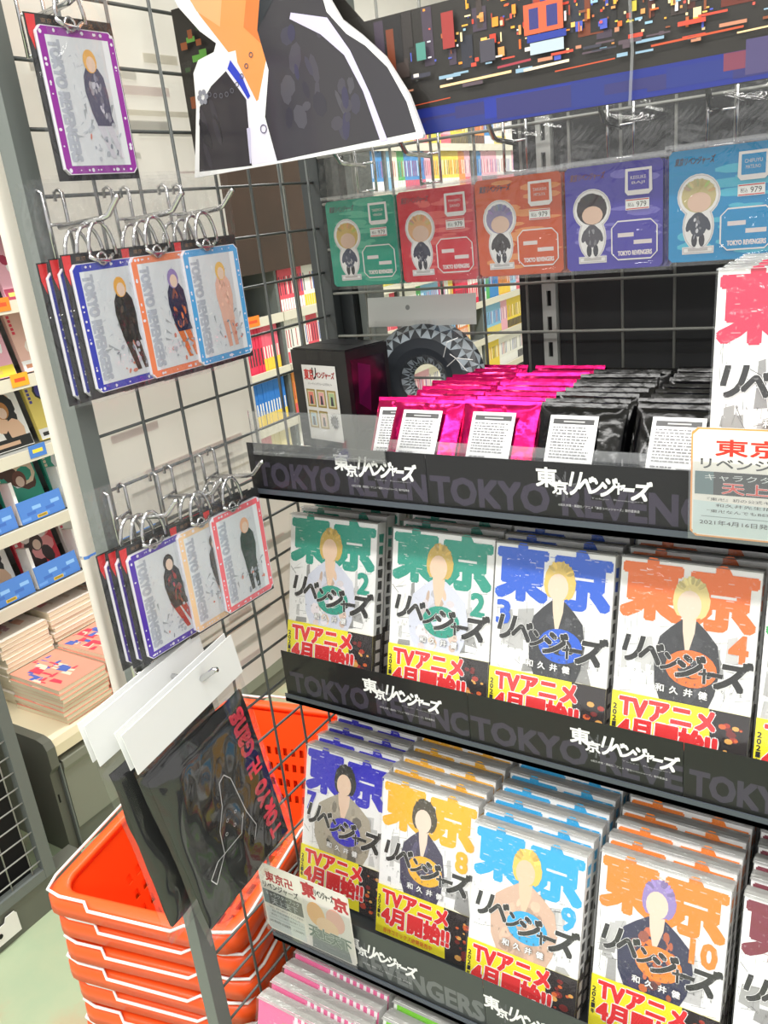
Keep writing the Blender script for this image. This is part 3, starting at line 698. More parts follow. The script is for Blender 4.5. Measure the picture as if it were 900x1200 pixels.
place_hook((-.6025, .489, 1.69), RZ, 'chrome hook holding the purple-framed pack at the top left', 'hooks on the side grid')
_h = place_hook((-.6025, .452, 1.14), RZ + .1, 'chrome hook poking through the white header of black cloth bag', 'hooks on the side grid'); _h.scale = (1, 1.45, 1)
for i, (x, w) in enumerate(((-.533, 'teal'), (-.453, 'red'), (-.357, 'orange'), (-.253, 'purple'), (-.165, 'blue'))):
    place_hook((x, .8365, 1.5655 + .008), 0, 'chrome hook on the back grid holding the %s stand packs' % w, 'hooks on the back grid')

def charm_pack(words, frame, hair, g1, g2, seed, W=.083, H=.128, mass_=0):
    """black-backed charm in a clear bag; origin at the hang hole; faces local -Y"""
    t = thing('charm_pack', words, 'charm pack'); rnd = random.Random(seed)
    zt = -.045; zb = -.158
    o = MB(); o.box(-W / 2 + .003, W / 2 - .002, .0, .0006, zb, zt); o = part('backing_card', o, MT['black'], t)
    p = Print(-.0002); p.l = 0
    p.poly([(-W / 2 + .004, zt - .001), (-W / 2 + .012, zt - .001), (-W / 2 + .011, zt - .009), (-W / 2 + .0125, zt - .014), (-W / 2 + .0085, zt - .011), (-W / 2 + .007, zt - .024), (-W / 2 + .004, zt - .014)], '#e8262c')
    for k in range(5): p.text('東京リベンジャーズ', -W / 2 + .016, zt - .006, W / 2 - .02, zt - .0025, '#8a6a50') if k == 0 else None
    part('card_print', p, MT['ink'], t)
    x0, x1, z0, z1 = -W / 2 + .0075, W / 2 - .006, zb + .004, zt - .008; q = .004
    rp = lambda e: [(x0 + e + q, z0 + e), (x1 - e - q, z0 + e), (x1 - e, z0 + e + q), (x1 - e, z1 - e - q), (x1 - e - q, z1 - e), (x0 + e + q, z1 - e), (x0 + e, z1 - e - q), (x0 + e, z0 + e + q)]
    p = Print(-.0042, 8e-5); p.prism(rp(0), -.0042, -.001, 'y', hx('#e4e2ec')); p.l = 0
    p.poly(rp(.0006), frame); 
    for k in range(46):      # lacy white scuffs of the frame
        s = rnd.choice((0, 1, 2, 3)); a_ = rnd.random()
        if s == 0: x, z = x0 + .003, z0 + a_ * (z1 - z0)
        elif s == 1: x, z = x1 - .003, z0 + a_ * (z1 - z0)
        elif s == 2: x, z = x0 + a_ * (x1 - x0), z0 + .003
        else: x, z = x0 + a_ * (x1 - x0), z1 - .003
        e_ = rnd.uniform(.0006, .0018); x = min(max(x, x0 + e_ + .0006), x1 - e_ - .0006); z = min(max(z, z0 + e_ + .0006), z1 - e_ - .0006)
        p.ell(x, z, e_ * rnd.uniform(.6, 1), e_ * rnd.uniform(.6, 1), '#e9e6f4', 6, up=(k == 0))
    p.rect(x0 + .0062, z0 + .0062, x1 - .0062, z1 - .0062, '#dfe3ea')
    for k in range(40):      # pale scribble all over the picture field
        a_ = rnd.uniform(0, PI); bx_ = rnd.uniform(x0 + .010, x1 - .014); bz_ = rnd.uniform(z0 + .010, z1 - .014); q_ = rnd.uniform(.002, .006)
        p.poly([(bx_, bz_), (bx_ + q_ * math.cos(a_), bz_ + q_ * math.sin(a_)), (bx_ + q_ * math.cos(a_ + .25), bz_ + q_ * math.sin(a_ + .25))], rnd.choice(['#c9ced8', '#f2f4f8', '#d6dae4', '#bcc2ce']), k == 0)
    p.text('TOKYO REVENGERS', (x0 + .0125) - .041, (z0 + z1) / 2 - .0046, (x0 + .0125) + .041, (z0 + z1) / 2 + .0046, '#b3b8c6', bold=.08, rot=-PI / 2)
    for k in range(10):
        a_ = rnd.uniform(0, PI); cx = rnd.uniform(x0 + .02, x1 - .012); cz = rnd.uniform(z0 + .014, z0 + .05)
        p.poly([(cx, cz), (cx + .008 * math.cos(a_), cz + .008 * math.sin(a_)), (cx + .007 * math.cos(a_ + .3), cz + .007 * math.sin(a_ + .3))], '#a9aeb6', k == 0)
    cx = (x0 + x1) / 2 + .005; h = z1 - z0
    # plain generic mass: an oval above a tapering slanted column
    s_ = .004 * mass_; zz0, zz1 = z0 + h * .11, z1 - h * .27; cx += .003
    hips = zz0 + (zz1 - zz0) * .42; sl = s_ * 1.3
    for dx_, t_ in ((-.0042, -.0035), (.0038, .0045)):      # two tapering lower strips
        p.poly([(cx + dx_ - .0036, hips + .004), (cx + dx_ + .0036, hips + .004), (cx + t_ + sl + .0026, zz0), (cx + t_ + sl - .0018, zz0)], g2)
    p.poly([(cx - .0060, zz1 + .001), (cx + .0050, zz1 + .001), (cx + .0092, zz1 - .005), (cx + .0106, zz1 - h * .17), (cx + .0078 + s_ * .4, hips + .004), (cx + .0082 + s_ * .6, hips - .003), (cx - .0068 + s_ * .3, hips - .003), (cx - .0078, hips + .006), (cx - .0104, zz1 - h * .15), (cx - .0094, zz1 - .005)], g1)
    mass(p, cx + s_ * .2, hips + .002, zz1 - .004, .0095, g1, g2, rnd, 20, -s_ * .5)
    for k in range(16): p.ell(cx + rnd.uniform(-.016, .016), zz0 + rnd.uniform(-.002, .024), rnd.uniform(.0006, .003), rnd.uniform(.0006, .002), rnd.choice(['#b4bac6', '#8f95a2', '#d98a7a', '#c6cbd6']), 6, rnd.uniform(0, 2), up=(k == 0))
    p.ell(cx - .001, z1 - h * .215, .0062, .0082, hair, 14); p.ell(cx - .0005, z1 - h * .235, .0042, .0056, '#f0d3c0', 12)
    part('framed_charm', p, MT['ink_shine'], t)
    arc = [(-.013 * math.cos(PI * k / 10), -.0026, zt - .004 + .026 * math.sin(PI * k / 10)) for k in range(11)]
    o = MB(); o.tube([(v[0], v[1], v[2]) for v in arc], .0016, 7); o = part('clasp_loop', o, MT['chrome'], t, True)
    o2 = MB(); o2.tube([(.0045 * math.cos(a_) - .004, -.0055, zt - .006 + .0045 * math.sin(a_)) for a_ in [2 * PI * k / 12 for k in range(12)]], .0011, 6, closed=True); part('ring', o2, MT['chrome'], t, True)
    o2 = MB(); o2.tube([(-.016, -.005, zt - .003), (-.010, -.0055, zt - .007), (.002, -.0055, zt - .008), (.008, -.005, zt - .004)], .0018, 7); part('swivel', o2, MT['chrome'], t, True)
    # clear bag with crinkled neck
    n = 10; vs = []; f = MB(); 
    for sy in (0, 1):
        for j in range(n + 1):
            z = -.160 + .172 * j / n
            for i in range(n + 1):
                u = i / n; b_ = math.sin(PI * u) * (1 if z < -.03 else .25)
                vs.append((-W / 2 + W * u + (noise.noise(Vector((j * .9, seed, sy))) * .0016 if i in (0, n) else 0), (-.0068 * b_ - .0002) if sy == 0 else .0012, z))
    f.add(vs[:(n + 1) ** 2], [(j * (n + 1) + i, j * (n + 1) + i + 1, (j + 1) * (n + 1) + i + 1, (j + 1) * (n + 1) + i) for j in range(n) for i in range(n)])
    part('clear_bag', f, MT['bag'], t, True)
    return t
KP = [  # Y, Z of hook, first X level, number hanging, colours, name
    (.479, 1.54, -.5655, 3, '#4148b8', '#f0b04a', '#2b2824', '#4d4038', 'blue-framed', 1.2, 'upper left hook'),
    (.534, 1.54, -.5605, 3, '#f08a62', '#9b86c2', '#25294a', '#e07a44', 'orange-framed', 1.6, 'upper middle hook'),
    (.589, 1.54, -.5555, 4, '#5aa6e0', '#f2c36a', '#f0bfae', '#e8ae9c', 'light-blue-framed', .3, 'upper right hook'),
    (.470, 1.298, -.5655, 3, '#5a3fb4', '#26222a', '#2c2a30', '#b23a3a', 'violet-framed', 2.2, 'lower left hook'),
    (.525, 1.298, -.5605, 2, '#f3cfa8', '#5a4a3a', '#3a3638', '#a58a7a', 'peach-framed', 1.0, 'lower middle hook'),
    (.564, 1.300, -.5555, 3, '#f0707c', '#eeb898', '#35443f', '#3a3f3c', 'red-framed', .2, 'lower right hook'),
    (.490, 1.705, -.5605, 1, '#9a3fa4', '#f0b866', '#5a5870', '#d8d6e2', 'purple-framed', 1.6, 'top left hook')]
for ki, (y, z, x, n, fr, hair, g1, g2, w, mass_v, hk) in enumerate(KP):
    pr = charm_pack('', fr, hair, g1, g2, 60 + ki, mass_=mass_v)
    for i in range(n):
        o = pr if i == 0 else dup(pr)
        o.location = (x - .0092 * i, y - .0045 * i + (.004 if ki == 2 else 0) * 0, z - .002 * i)
        o.rotation_euler = (0, 0, RZ - .03)
        o['label'] = '%s charm pack, %s, on the %s' % (w, ('front' if i == 0 else ORD[i]), hk); o['group'] = '%s charm packs' % w

# acrylic stand packs on the back grid
def stand_pack(words, bg1, bg2, hair, g1, name1, name2, seed, W=.086, H=.088):
    t = thing('stand_pack', words, 'stand pack'); rnd = random.Random(seed)
    q = .003; zt = -.040; rp = [(-W / 2 + q, zt - H), (W / 2 - q, zt - H), (W / 2, zt - H + q), (W / 2, zt - q), (W / 2 - q, zt), (-W / 2 + q, zt), (-W / 2, zt - q), (-W / 2, zt - H + q)]
    p = Print(-.0026, 8e-5); p.prism(rp, -.0026, 0, 'y', hx(bg1)); p.l = 0
    for k in range(26):
        x = rnd.uniform(-W / 2 + .006, W / 2 - .02); z = zt - rnd.uniform(.004, H - .006); a_ = rnd.uniform(.006, .02)
        p.ell(min(x + a_, W / 2 - a_ * 1.02), z, a_, rnd.uniform(.0012, .004), bg2, 9, up=(k == 0)) if z - .004 > zt - H and z + .004 < zt else None
    p.text('東京リベンジャーズ', -W / 2 + .005, zt - .0115, -W / 2 + .036, zt - .0055, '#7d4a52' if seed % 2 else '#4a4a5a', bold=.03, shear=.2)
    # die-cut outline with a plain generic mass inside
    cx = -W * .22; cz = zt - .040
    blob = [(cx - .0125, zt - H + .006), (cx + .0125, zt - H + .006), (cx + .0125, zt - H + .011), (cx + .010, zt - H + .014), (cx + .0125, zt - H + .028), (cx + .0175, cz + .002), (cx + .0165, cz + .013), (cx + .0085, cz + .0205), (cx - .006, cz + .0205), (cx - .0155, cz + .013), (cx - .0175, cz + .001), (cx - .013, zt - H + .028), (cx - .010, zt - H + .014), (cx - .0125, zt - H + .011)]
    for k_, (w_, c_) in enumerate(((.0, '#e9e5e6'), (-.0010, '#bdb6ba'), (-.0014, '#f6f4f4'))):
        p.ell(cx, cz + .004, .0172 + w_, .0172 + w_, c_, 22); p.ell(cx, cz - .020, .0128 + w_, .0190 + w_, c_, 20); p.rect(cx - .0128 - w_, zt - H + .006 - w_, cx + .0128 + w_, zt - H + .0120 + w_, c_)
    p.ell(cx, cz + .004, .0138, .0132, hair, 18); p.ell(cx + .0005, cz - .001, .0095, .0078, '#eac7b2', 16)
    for dx_ in (-.0030, .0030): p.ell(cx + dx_, cz - .031, .0024, .0055, '#3a3a44', 10)
    p.ell(cx, cz - .0185, .0072, .0098, g1, 16); p.ell(cx - .0070, cz - .018, .0024, .0062, g1, 10, -.35); p.ell(cx + .0070, cz - .018, .0024, .0062, g1, 10, .35)
    mass(p, cx, cz - .030, cz - .012, .006, g1, '#cfcfd6', rnd, 12)
    for k in range(14): a_ = rnd.uniform(.2, 2.9); p.ell(cx + .0105 * math.cos(a_), cz + .006 + .0085 * math.sin(a_), .0013, .0034, tuple(min(1, v * rnd.choice((.75, .88, 1.15))) for v in hx(hair)[:3]) + (1,), 6, a_ - PI / 2, up=False)
    p.rect(cx - .008, zt - H + .0085, cx + .008, zt - H + .0105, '#c9c4c4')
    # name plate and octagon stand
    bx_ = W * .26; p.poly([(bx_ - .011, zt - .006), (bx_ + .0115, zt - .006), (bx_ + .012, zt - .0245), (bx_ + .009, zt - .0275), (bx_ - .009, zt - .0275), (bx_ - .0115, zt - .0245)], '#f3eeee')
    p.rect(bx_ - .0088, zt - .0235, bx_ + .0092, zt - .0082, bg1); p.text(name1, bx_ - .0065, zt - .0148, bx_ + .0067, zt - .0120, '#e4dcdc'); p.text(name2, bx_ - .0055, zt - .0192, bx_ + .0055, zt - .0165, '#e4dcdc')
    ox0, ox1, oz0, oz1, c_ = -W * .02, W / 2 - .004, zt - H + .007, zt - .0475, .006
    oc = lambda e: [(ox0 + c_, oz0 + e), (ox1 - c_, oz0 + e), (ox1 - e, oz0 + c_), (ox1 - e, oz1 - c_), (ox1 - c_, oz1 - e), (ox0 + c_, oz1 - e), (ox0 + e, oz1 - c_), (ox0 + e, oz0 + c_)]
    p.poly(oc(0), '#f3eeee'); p.poly(oc(.0012), bg1)
    p.rect(ox0 + .006, oz1 - .014, ox0 + .020, oz1 - .0105, '#e9dede'); p.rect(ox0 + .020, oz1 - .0205, ox1 - .005, oz1 - .017, '#e9dede', False)
    p.text('TOKYO REVENGERS', ox0 + .006, oz0 + .004, ox1 - .005, oz0 + .0078, '#f0e6e6', bold=.05)
    p.rect(bx_ - .011, zt - .0395, bx_ + .0095, zt - .0305, '#f4f4f2'); p.rect(bx_ - .0105, zt - .0318, bx_ + .009, zt - .0310, '#d23a3a'); p.rect(bx_ - .0105, zt - .0390, bx_ + .009, zt - .0382, '#d23a3a')
    p.text('税込', bx_ - .009, zt - .0370, bx_ - .0035, zt - .0335, '#555555'); p.text('979', bx_ - .0015, zt - .0374, bx_ + .007, zt - .0330, '#3a3a3a')
    part('acrylic_sheet', p, MT['ink_shine'], t)
    f = MB(); e = .003
    f.add([(-W / 2 - e, -.0045, zt - H - e), (W / 2 + e, -.0045, zt - H - e), (W / 2 + e, -.0045, zt + .002), (-W / 2 - e, -.0045, zt + .002), (W / 2 + e, -.0012, .012), (-W / 2 - e, -.0012, .012)], [(0, 1, 2, 3), (3, 2, 4, 5)])
    part('clear_bag', f, MT['bag'], t)
    f = MB(); f.box(-W / 2 - e, W / 2 + e, -.0052, -.0044, zt + .002, zt + .005); part('bag_seal', f, MT['acrylic'], t)
    return t
SP = [(-.5145, .786, 1.5560, 'teal', '#1f9e86', '#57bda0', '#d9b96a', '#4a4f66', 'TAKEMICHI', 'HANAGAKI'), (-.4225, .782, 1.5565, 'red', '#d8313f', '#ee6a66', '#eab483', '#3c3d50', 'MANJIRO', 'SANO'),
      (-.3330, .778, 1.5580, 'orange', '#d95a2a', '#f09a5c', '#9a8fb4', '#3a3436', 'TAKASHI', 'MITSUYA'), (-.2420, .774, 1.5585, 'purple', '#4a3fb0', '#7a72cc', '#3c3236', '#55525c', 'KEISUKE', 'BAJI'), (-.1500, .770, 1.5610, 'blue', '#1793cf', '#55c3e2', '#cfc08c', '#454a58', 'CHIFUYU', 'MATSUNO')]
for i, (x, y, z, w, b1, b2, hair, g1, n1, n2) in enumerate(SP):
    pr = stand_pack('', b1, b2, hair, g1, n1, n2, 80 + i)
    for k in range(3):
        o = pr if k == 0 else dup(pr)
        o.location = (x + .0025 * k, y + .008 * k, z - .001 * k); o.rotation_euler = (0, 0, -.01 * k)
        o['label'] = '%s acrylic stand pack with price sticker, %s on its hook' % (w, ('front' if k == 0 else ORD[k])); o['group'] = '%s acrylic stand packs' % w

# ------------------------------------------------------------ header board and die-cut board above the rack
hd = thing('header_board', 'long printed header board with blurred night street lights, across the top of the rack', 'sign', (-.596, .640, 1.5535), (0, 0, 0))
rnd = random.Random(17)
Wh, Hh = .95, .088
p = Print(-.0015); p.prism([(0, 0), (Wh, 0), (Wh, Hh), (.20, Hh), (.16, .135), (0, .135)], -.0015, .0, 'y', hx('#26231f')); p.l = 0
def band(x0, x1, z0, z1, c, up=True): p.rect(max(.001, x0), z0, min(Wh - .001, x1), z1, c, up)
band(.001, .55, .0005, .019, '#1a2a84'); band(.50, Wh, .0005, .019, '#4a4066')
for k in range(14):
    x = .22 + k * .024 + rnd.uniform(-.01, .01); band(x, x + rnd.uniform(.03, .07), .001 + rnd.uniform(0, .008), .010 + rnd.uniform(0, .008), rnd.choice(['#1c2f96', '#22307c', '#2f2f6c']), k == 0)
for k in range(12):
    x = .46 + rnd.uniform(0, .45); band(x, x + rnd.uniform(.03, .09), rnd.uniform(.001, .012), rnd.uniform(.014, .026), rnd.choice(['#5a4568', '#6b4464', '#4c4470', '#7a3a50']), k == 0)
for k in range(90):      # dark facades
    x = rnd.uniform(.2, .93); z = rnd.uniform(.040, .066); band(x, x + rnd.uniform(.004, .02), z, min(Hh - .001, z + rnd.uniform(.01, .045)), rnd.choice(['#4a2018', '#2f2a28', '#6a2a1c', '#2a2c38', '#3f3430', '#1c1a1a', '#7a3a1e', '#453a4a']), k == 0)
for k in range(760):     # glowing signs and windows, small and dense
    x = rnd.triangular(.22, .93, .42); z = min(.084, max(.034, rnd.gauss(.066, .014))); w = rnd.choice((.001, .0015, .002, .003, .005)); h = rnd.choice((.001, .0015, .003, .006))
    c = rnd.choice(['#ff9a2e', '#ff6a1f', '#ffc86a', '#ffe6b0', '#f4f4ff', '#d8402a', '#ff5a4a', '#c86a3a', '#9ac4e0', '#4a5ac0', '#d8c84a', '#ffb43a', '#a83a24', '#8a4a2a', '#e8a05a'])
    band(x, x + w, z, min(z + h, Hh - .001), c, k == 0)
for k in range(60):      # soft car glow along the street
    x = rnd.uniform(.21, .60); z = rnd.uniform(.028, .044); band(x, x + rnd.uniform(.003, .02), z, z + rnd.uniform(.0008, .003), rnd.choice(['#e8e0d8', '#8fb0c8', '#d84a34', '#5a4a54', '#c8886a', '#3a3a48']), k == 0)
for k in range(26):      # light trails
    x = rnd.uniform(.23, .86); z = rnd.uniform(.021, .036); w = rnd.uniform(.02, .06); h = rnd.uniform(.0006, .0022)
    p.poly([(x, z), (min(x + w, Wh - .002), z + .001), (min(x + w, Wh - .002), z + h + .001), (x, z + h)], rnd.choice(['#e84a32', '#ffd9a0', '#c8502a', '#ffe9c8', '#a83a4a']), k == 0)
for x0, x1, z0, z1, c in ((.335, .364, .053, .072, '#d8603a'), (.339, .346, .056, .069, '#33357a'), (.352, .360, .056, .069, '#33357a'), (.337, .366, .048, .0525, '#22389a'), (.339, .364, .040, .0475, '#b8c8d4'), (.270, .280, .056, .080, '#a03430'), (.247, .255, .052, .064, '#4f8f84'), (.300, .312, .042, .056, '#45424e')):
    band(x0, x1, z0, z1, c)
for k in range(12):
    x = rnd.uniform(.002, .03); z = rnd.uniform(.02, .12); band(x, x + rnd.uniform(.003, .01), z, z + rnd.uniform(.003, .01), rnd.choice(['#5a9a3a', '#3a6a34', '#8a4a22', '#2f4a2a']), k == 0)
part('printed_panel', p, MT['ink'], hd)
f = MB(); f.add([(-.002, -.0062, -.003), (Wh, -.0062, -.003), (Wh, -.0062, Hh + .003), (-.002, -.0062, Hh + .003)], [(0, 1, 2, 3)]); part('clear_sleeve', f, MT['strip_film'], hd)
f = MB(); f.tube([(.41, -.0066, -.003), (.412, -.0068, .03), (.410, -.0066, .07)], .0012, 6); part('sleeve_seam', f, MT['acrylic'], hd)
# die-cut: white-edged board with a plain dark coat shape, no head drawn
fg = thing('die_cut_board', 'white-edged die-cut board with dark coat shape, hung before the left end of header board', 'sign', (0, .622, 0))
out = [(-.582, 1.5475), (-.566, 1.605), (-.563, 1.631), (-.555, 1.640), (-.536, 1.643), (-.532, 1.649), (-.548, 1.661), (-.568, 1.683), (-.585, 1.72), (-.585, 1.80), (-.43, 1.80), (-.418, 1.70), (-.412, 1.657), (-.404, 1.643), (-.387, 1.629), (-.368, 1.611), (-.350, 1.582), (-.340, 1.5525), (-.341, 1.5500)]
p = Print(-.004); p.prism([(x, z) for x, z in out], -.004, 0, 'y', hx('#f3f3f5')); p.l = 0
def P_(pts, c): p.poly(pts, c)
P_([(-.520, 1.640), (-.545, 1.672), (-.575, 1.72), (-.575, 1.79), (-.47, 1.79), (-.462, 1.70), (-.452, 1.66), (-.475, 1.640), (-.495, 1.60), (-.512, 1.592), (-.512, 1.64)], '#f59a5a')      # warm patch (neck)
P_([(-.548, 1.676), (-.572, 1.72), (-.572, 1.76), (-.52, 1.76), (-.515, 1.69), (-.525, 1.66)], '#f7b07a'); P_([(-.500, 1.655), (-.484, 1.70), (-.470, 1.70), (-.470, 1.66), (-.484, 1.640)], '#e07f46')
P_([(-.575, 1.552), (-.562, 1.604), (-.545, 1.618), (-.523, 1.628), (-.507, 1.600), (-.512, 1.550)], '#2e2b33')
P_([(-.5125, 1.5505), (-.508, 1.602), (-.526, 1.627), (-.516, 1.640), (-.500, 1.605), (-.492, 1.588), (-.484, 1.5505)], '#e6e2f2')
P_([(-.484, 1.5505), (-.4905, 1.586), (-.480, 1.620), (-.486, 1.650), (-.462, 1.690), (-.425, 1.690), (-.416, 1.650), (-.400, 1.632), (-.384, 1.621), (-.366, 1.603), (-.352, 1.577), (-.346, 1.555)], '#39373d')
rd_ = random.Random(9)
for k in range(26):
    x = rd_.uniform(-.470, -.392); z = rd_.uniform(1.565, 1.645 if x < -.42 else 1.60); p.ell(x, z, rd_.uniform(.002, .007), rd_.uniform(.003, .012), rd_.choice(['#45424c', '#403e4c', '#34323c', '#4c4a52', '#3a3850']), 8, rd_.uniform(-.4, .4), up=(k == 0))
for k in range(8): p.ell(rd_.uniform(-.565, -.53), rd_.uniform(1.562, 1.60), .003, .012, rd_.choice(['#35323c', '#28262e']), 8, .2, up=(k == 0))
P_([(-.486, 1.650), (-.466, 1.668), (-.456, 1.700), (-.47, 1.700)], '#2c3036')
P_([(-.416, 1.646), (-.398, 1.620), (-.384, 1.588), (-.372, 1.5525), (-.3785, 1.5522), (-.390, 1.590), (-.404, 1.618), (-.424, 1.636), (-.452, 1.652), (-.450, 1.656)], '#cfc8ea')
P_([(-.519, 1.634), (-.509, 1.620), (-.503, 1.604), (-.506, 1.602), (-.513, 1.614), (-.5235, 1.628)], '#2c3fc0')
P_([(-.512, 1.58), (-.514, 1.552), (-.5125, 1.552), (-.508, 1.58)], '#c9c4e0')
for k in range(9):     # thin chain
    t_ = k / 8; p.ring(-.548 + .052 * t_, 1.612 + .022 * t_ - .012 * math.sin(PI * t_), .0014, .0022, '#5a5a66', 8)
for a_ in range(6): p.ell(-.556 + .0042 * math.cos(a_ * PI / 3), 1.611 + .0042 * math.sin(a_ * PI / 3), .0024, .0024, '#8a8c98', 8)
p.ring(-.4935, 1.5770, .0028, .0036, '#5a5570', 12)
part('printed_board', p, MT['ink_shine'], fg)
f = MB(); f.box(-.45, -.44, .001, .0112, 1.60, 1.62); part('spacer_tab', f, MT['white_card'], fg)

# ------------------------------------------------------------ posters hung outside the side grid (seen from the back)
def poster(label, y0, y1, z0, z1, seed, x=-.6235, curl=True):
    t = thing('poster', label, 'poster', (x, y0, z0)); rnd = random.Random(seed); W = y1 - y0; H = z1 - z0
    m = MB(); n = 24; mz = 30
    vs = []
    L = []
    for i in range(n + 1):
        u = i / n
        L.append((W * u, .0016 * math.sin(u * 7 + seed)))
    if curl:      # rolled front edge
        L = [(-.004 + .0045 * math.cos(a_), -.004 + .0050 * math.sin(a_)) for a_ in [PI * (1.6 - 1.1 * k / 9) for k in range(10)]] + [q for q in L if q[0] > -.001]
    for j in range(mz + 1):
        v = j / mz
        for (u_, d_) in L: vs.append((d_ - .004 + noise.noise(Vector((u_ * 9, v * 4, seed))) * .0022 * min(1, max(0, u_ * 30)), u_, H * v))
    k_ = len(L)
    m.add(vs, [(j * k_ + i, j * k_ + i + 1, (j + 1) * k_ + i + 1, (j + 1) * k_ + i) for j in range(mz) for i in range(k_ - 1)], hx('#e9e6de'))
    part('paper', m, MT['poster_back'], t, True)
    p = MB(); p.l = 0    # ink that shows faintly through from the other side
    for k in range(26):
        y = rnd.uniform(.03, W - .06); z = rnd.uniform(.01, H - .04); w = rnd.uniform(.03, .16); h = rnd.uniform(.002, .008)
        c = hx(rnd.choice(['#eee0da', '#e8e5dd', '#e5e3dc', '#f0e3df', '#ebe6d8', '#e3e2dc']))
        p.add([(.0006 + k * 5e-6, y, z), (.0006 + k * 5e-6, min(y + w, W - .004), z), (.0006 + k * 5e-6, min(y + w, W - .004), min(z + h, H - .003)), (.0006 + k * 5e-6, y, min(z + h, H - .003))], [(0, 1, 2, 3)], c)
    setp(part('show_through_print', p, MT['poster_back'], t), kind='stuff')
    return t
poster('pale back of a tall poster behind the side grid, beside the upper charm packs', .449, .703, 1.235, 1.88, 3)
poster('pale back of a second poster behind the side grid, lower, behind the cloth bag', .449, .800, 1.005, 1.232, 5)

# ------------------------------------------------------------ black cloth bags in clear sleeves
def sleeve(label, loc, rx, seed, front):
    t = thing('cloth_bag_pack', label, 'bag pack', loc, (0, 0, RZ)); g = link('header_card', None)
    bpy.data.objects.remove(g)
    W, H = .142, .272; rnd = random.Random(seed); hw = W / 2
    R = Matrix.Rotation(rx, 4, 'Y')
    def XR(me): me.transform(R); return me
    p = Print(-.0032); p.prism([(-hw, -.032), (hw, -.032), (hw, .012), (-hw, .012)], -.0042, -.0034, 'y', hx('#f1f2f2')); p.prism([(-hw, -.030), (hw, -.030), (hw, .012), (-hw, .012)], .004, .0048, 'y', hx('#f1f2f2'))
    link('header_card', XR(p.mesh('header_card', MT['ink'])), t)
    # folded fabric
    nx, nz = 26, 34; vs = []; fs = []
    for sd in (0, 1):
        for j in range(nz + 1):
            for i in range(nx + 1):
                u, v = i / nx, j / nz; e = min(1, min(u, 1 - u, v, 1 - v) * 9)
                x = (u - .5) * (W - .014) + noise.noise(Vector((v * 5, sd, seed))) * .002; z = -.245 + v * .196 + noise.noise(Vector((u * 5, 1, seed))) * .003
                y = -.001 - .0055 * e ** .5 - .003 * max(0, noise.noise(Vector((u * 3.2, v * 4, seed)))) * e if sd == 0 else .001 + .0045 * e ** .5
                vs.append((x, y, z))
    o_ = (nx + 1) * (nz + 1)
    for sd in (0, 1):
        for j in range(nz):
            for i in range(nx):
                a_ = sd * o_ + j * (nx + 1) + i; q = (a_, a_ + 1, a_ + nx + 2, a_ + nx + 1); fs.append(q if sd == 0 else q[::-1])
    m = MB(); m.add(vs, fs); fb = link('folded_cloth', XR(m.mesh('folded_cloth', MT['fabric'], True)), t)
    if front:
        p = Print(-.0105)
        z = -.205
        for ch, hgt in (('o', .014), ('k', .015), ('Y', .015), ('o', .014), (' ', .010), ('卍', .018), (' ', .008), ('G', .016), ('a', .013), ('n', .013), ('g', .015)):
            if ch != ' ': p.text(ch, .041 - hgt * .42, z + hgt * .5 - .0085, .041 + hgt * .42, z + hgt * .5 + .0085, '#e5384f', bold=.06, rot=PI / 2)
            z += hgt
        p.text('T', .0345, -.2215, .0475, -.2065, '#e5384f', bold=.06, rot=PI / 2)
        for a_, b_ in (((-.004, -.105), (.004, -.102)), ((.004, -.102), (.010, -.112)), ((.010, -.112), (.014, -.16)), ((.014, -.16), (.020, -.185)), ((.020, -.185), (.012, -.198)), ((-.004, -.105), (-.010, -.13)), ((-.010, -.13), (-.022, -.150)), ((-.022, -.150), (-.026, -.176)), ((-.026, -.176), (-.046, -.196)), ((-.046, -.196), (-.050, -.186)), ((-.050, -.186), (-.036, -.176)), ((-.036, -.176), (.000, -.176)), ((.000, -.176), (.010, -.158))):
            dx, dz = b_[0] - a_[0], b_[1] - a_[1]; l = math.hypot(dx, dz); nx_, nz_ = -dz / l * .00045, dx / l * .00045
            p.poly([(a_[0] - nx_, a_[1] - nz_), (b_[0] - nx_, b_[1] - nz_), (b_[0] + nx_, b_[1] + nz_), (a_[0] + nx_, a_[1] + nz_)], '#d8d8dc', False)
        for k in range(5): p.ring(-.016 + k * .006, -.160 + (k % 2) * .012, .0014, .0019, '#d8d8dc', 6)
        me = p.mesh('printed_lettering', MT['ink']); XR(me); link('printed_lettering', me, fb)
    # sleeve film, crumpled
    nx, nz = 22, 34; vs = []; fs = []; m = MB()
    for sd in (0, 1):
        for j in range(nz + 1):
            for i in range(nx + 1):
                u, v = i / nx, j / nz; e = math.sin(PI * u) ** .5 * (1 if v > .12 else v / .12)
                cr = noise.noise(Vector((u * 3 + seed, v * 3, sd * 3))) * .004 + abs(noise.noise(Vector((u * 5 - v * 3, v * 3.5, sd * 5 + seed)))) * .005
                y = (-.0128 - cr) * e * (1 if v < .9 else max(.32, (1 - v) * 10)) - .0004 if sd == 0 else .0075 * e + cr * .4
                vs.append(((u - .5) * W * (1.0 + .015 * math.sin(v * 9)), y * (1 if v < .93 else .5), -.262 + v * .232))
    for sd in (0, 1):
        for j in range(nz):
            for i in range(nx):
                a_ = sd * (nx + 1) * (nz + 1) + j * (nx + 1) + i; fs.append((a_, a_ + 1, a_ + nx + 2, a_ + nx + 1))
    m.add(vs, fs)
    link('clear_sleeve', XR(m.mesh('clear_sleeve', MT['bag_crinkle'], True)), t)
    return t
sleeve('black folded cloth bag with red vertical lettering in crumpled clear sleeve, front of two', (-.532, .437, 1.119), math.radians(-9), 1, True)
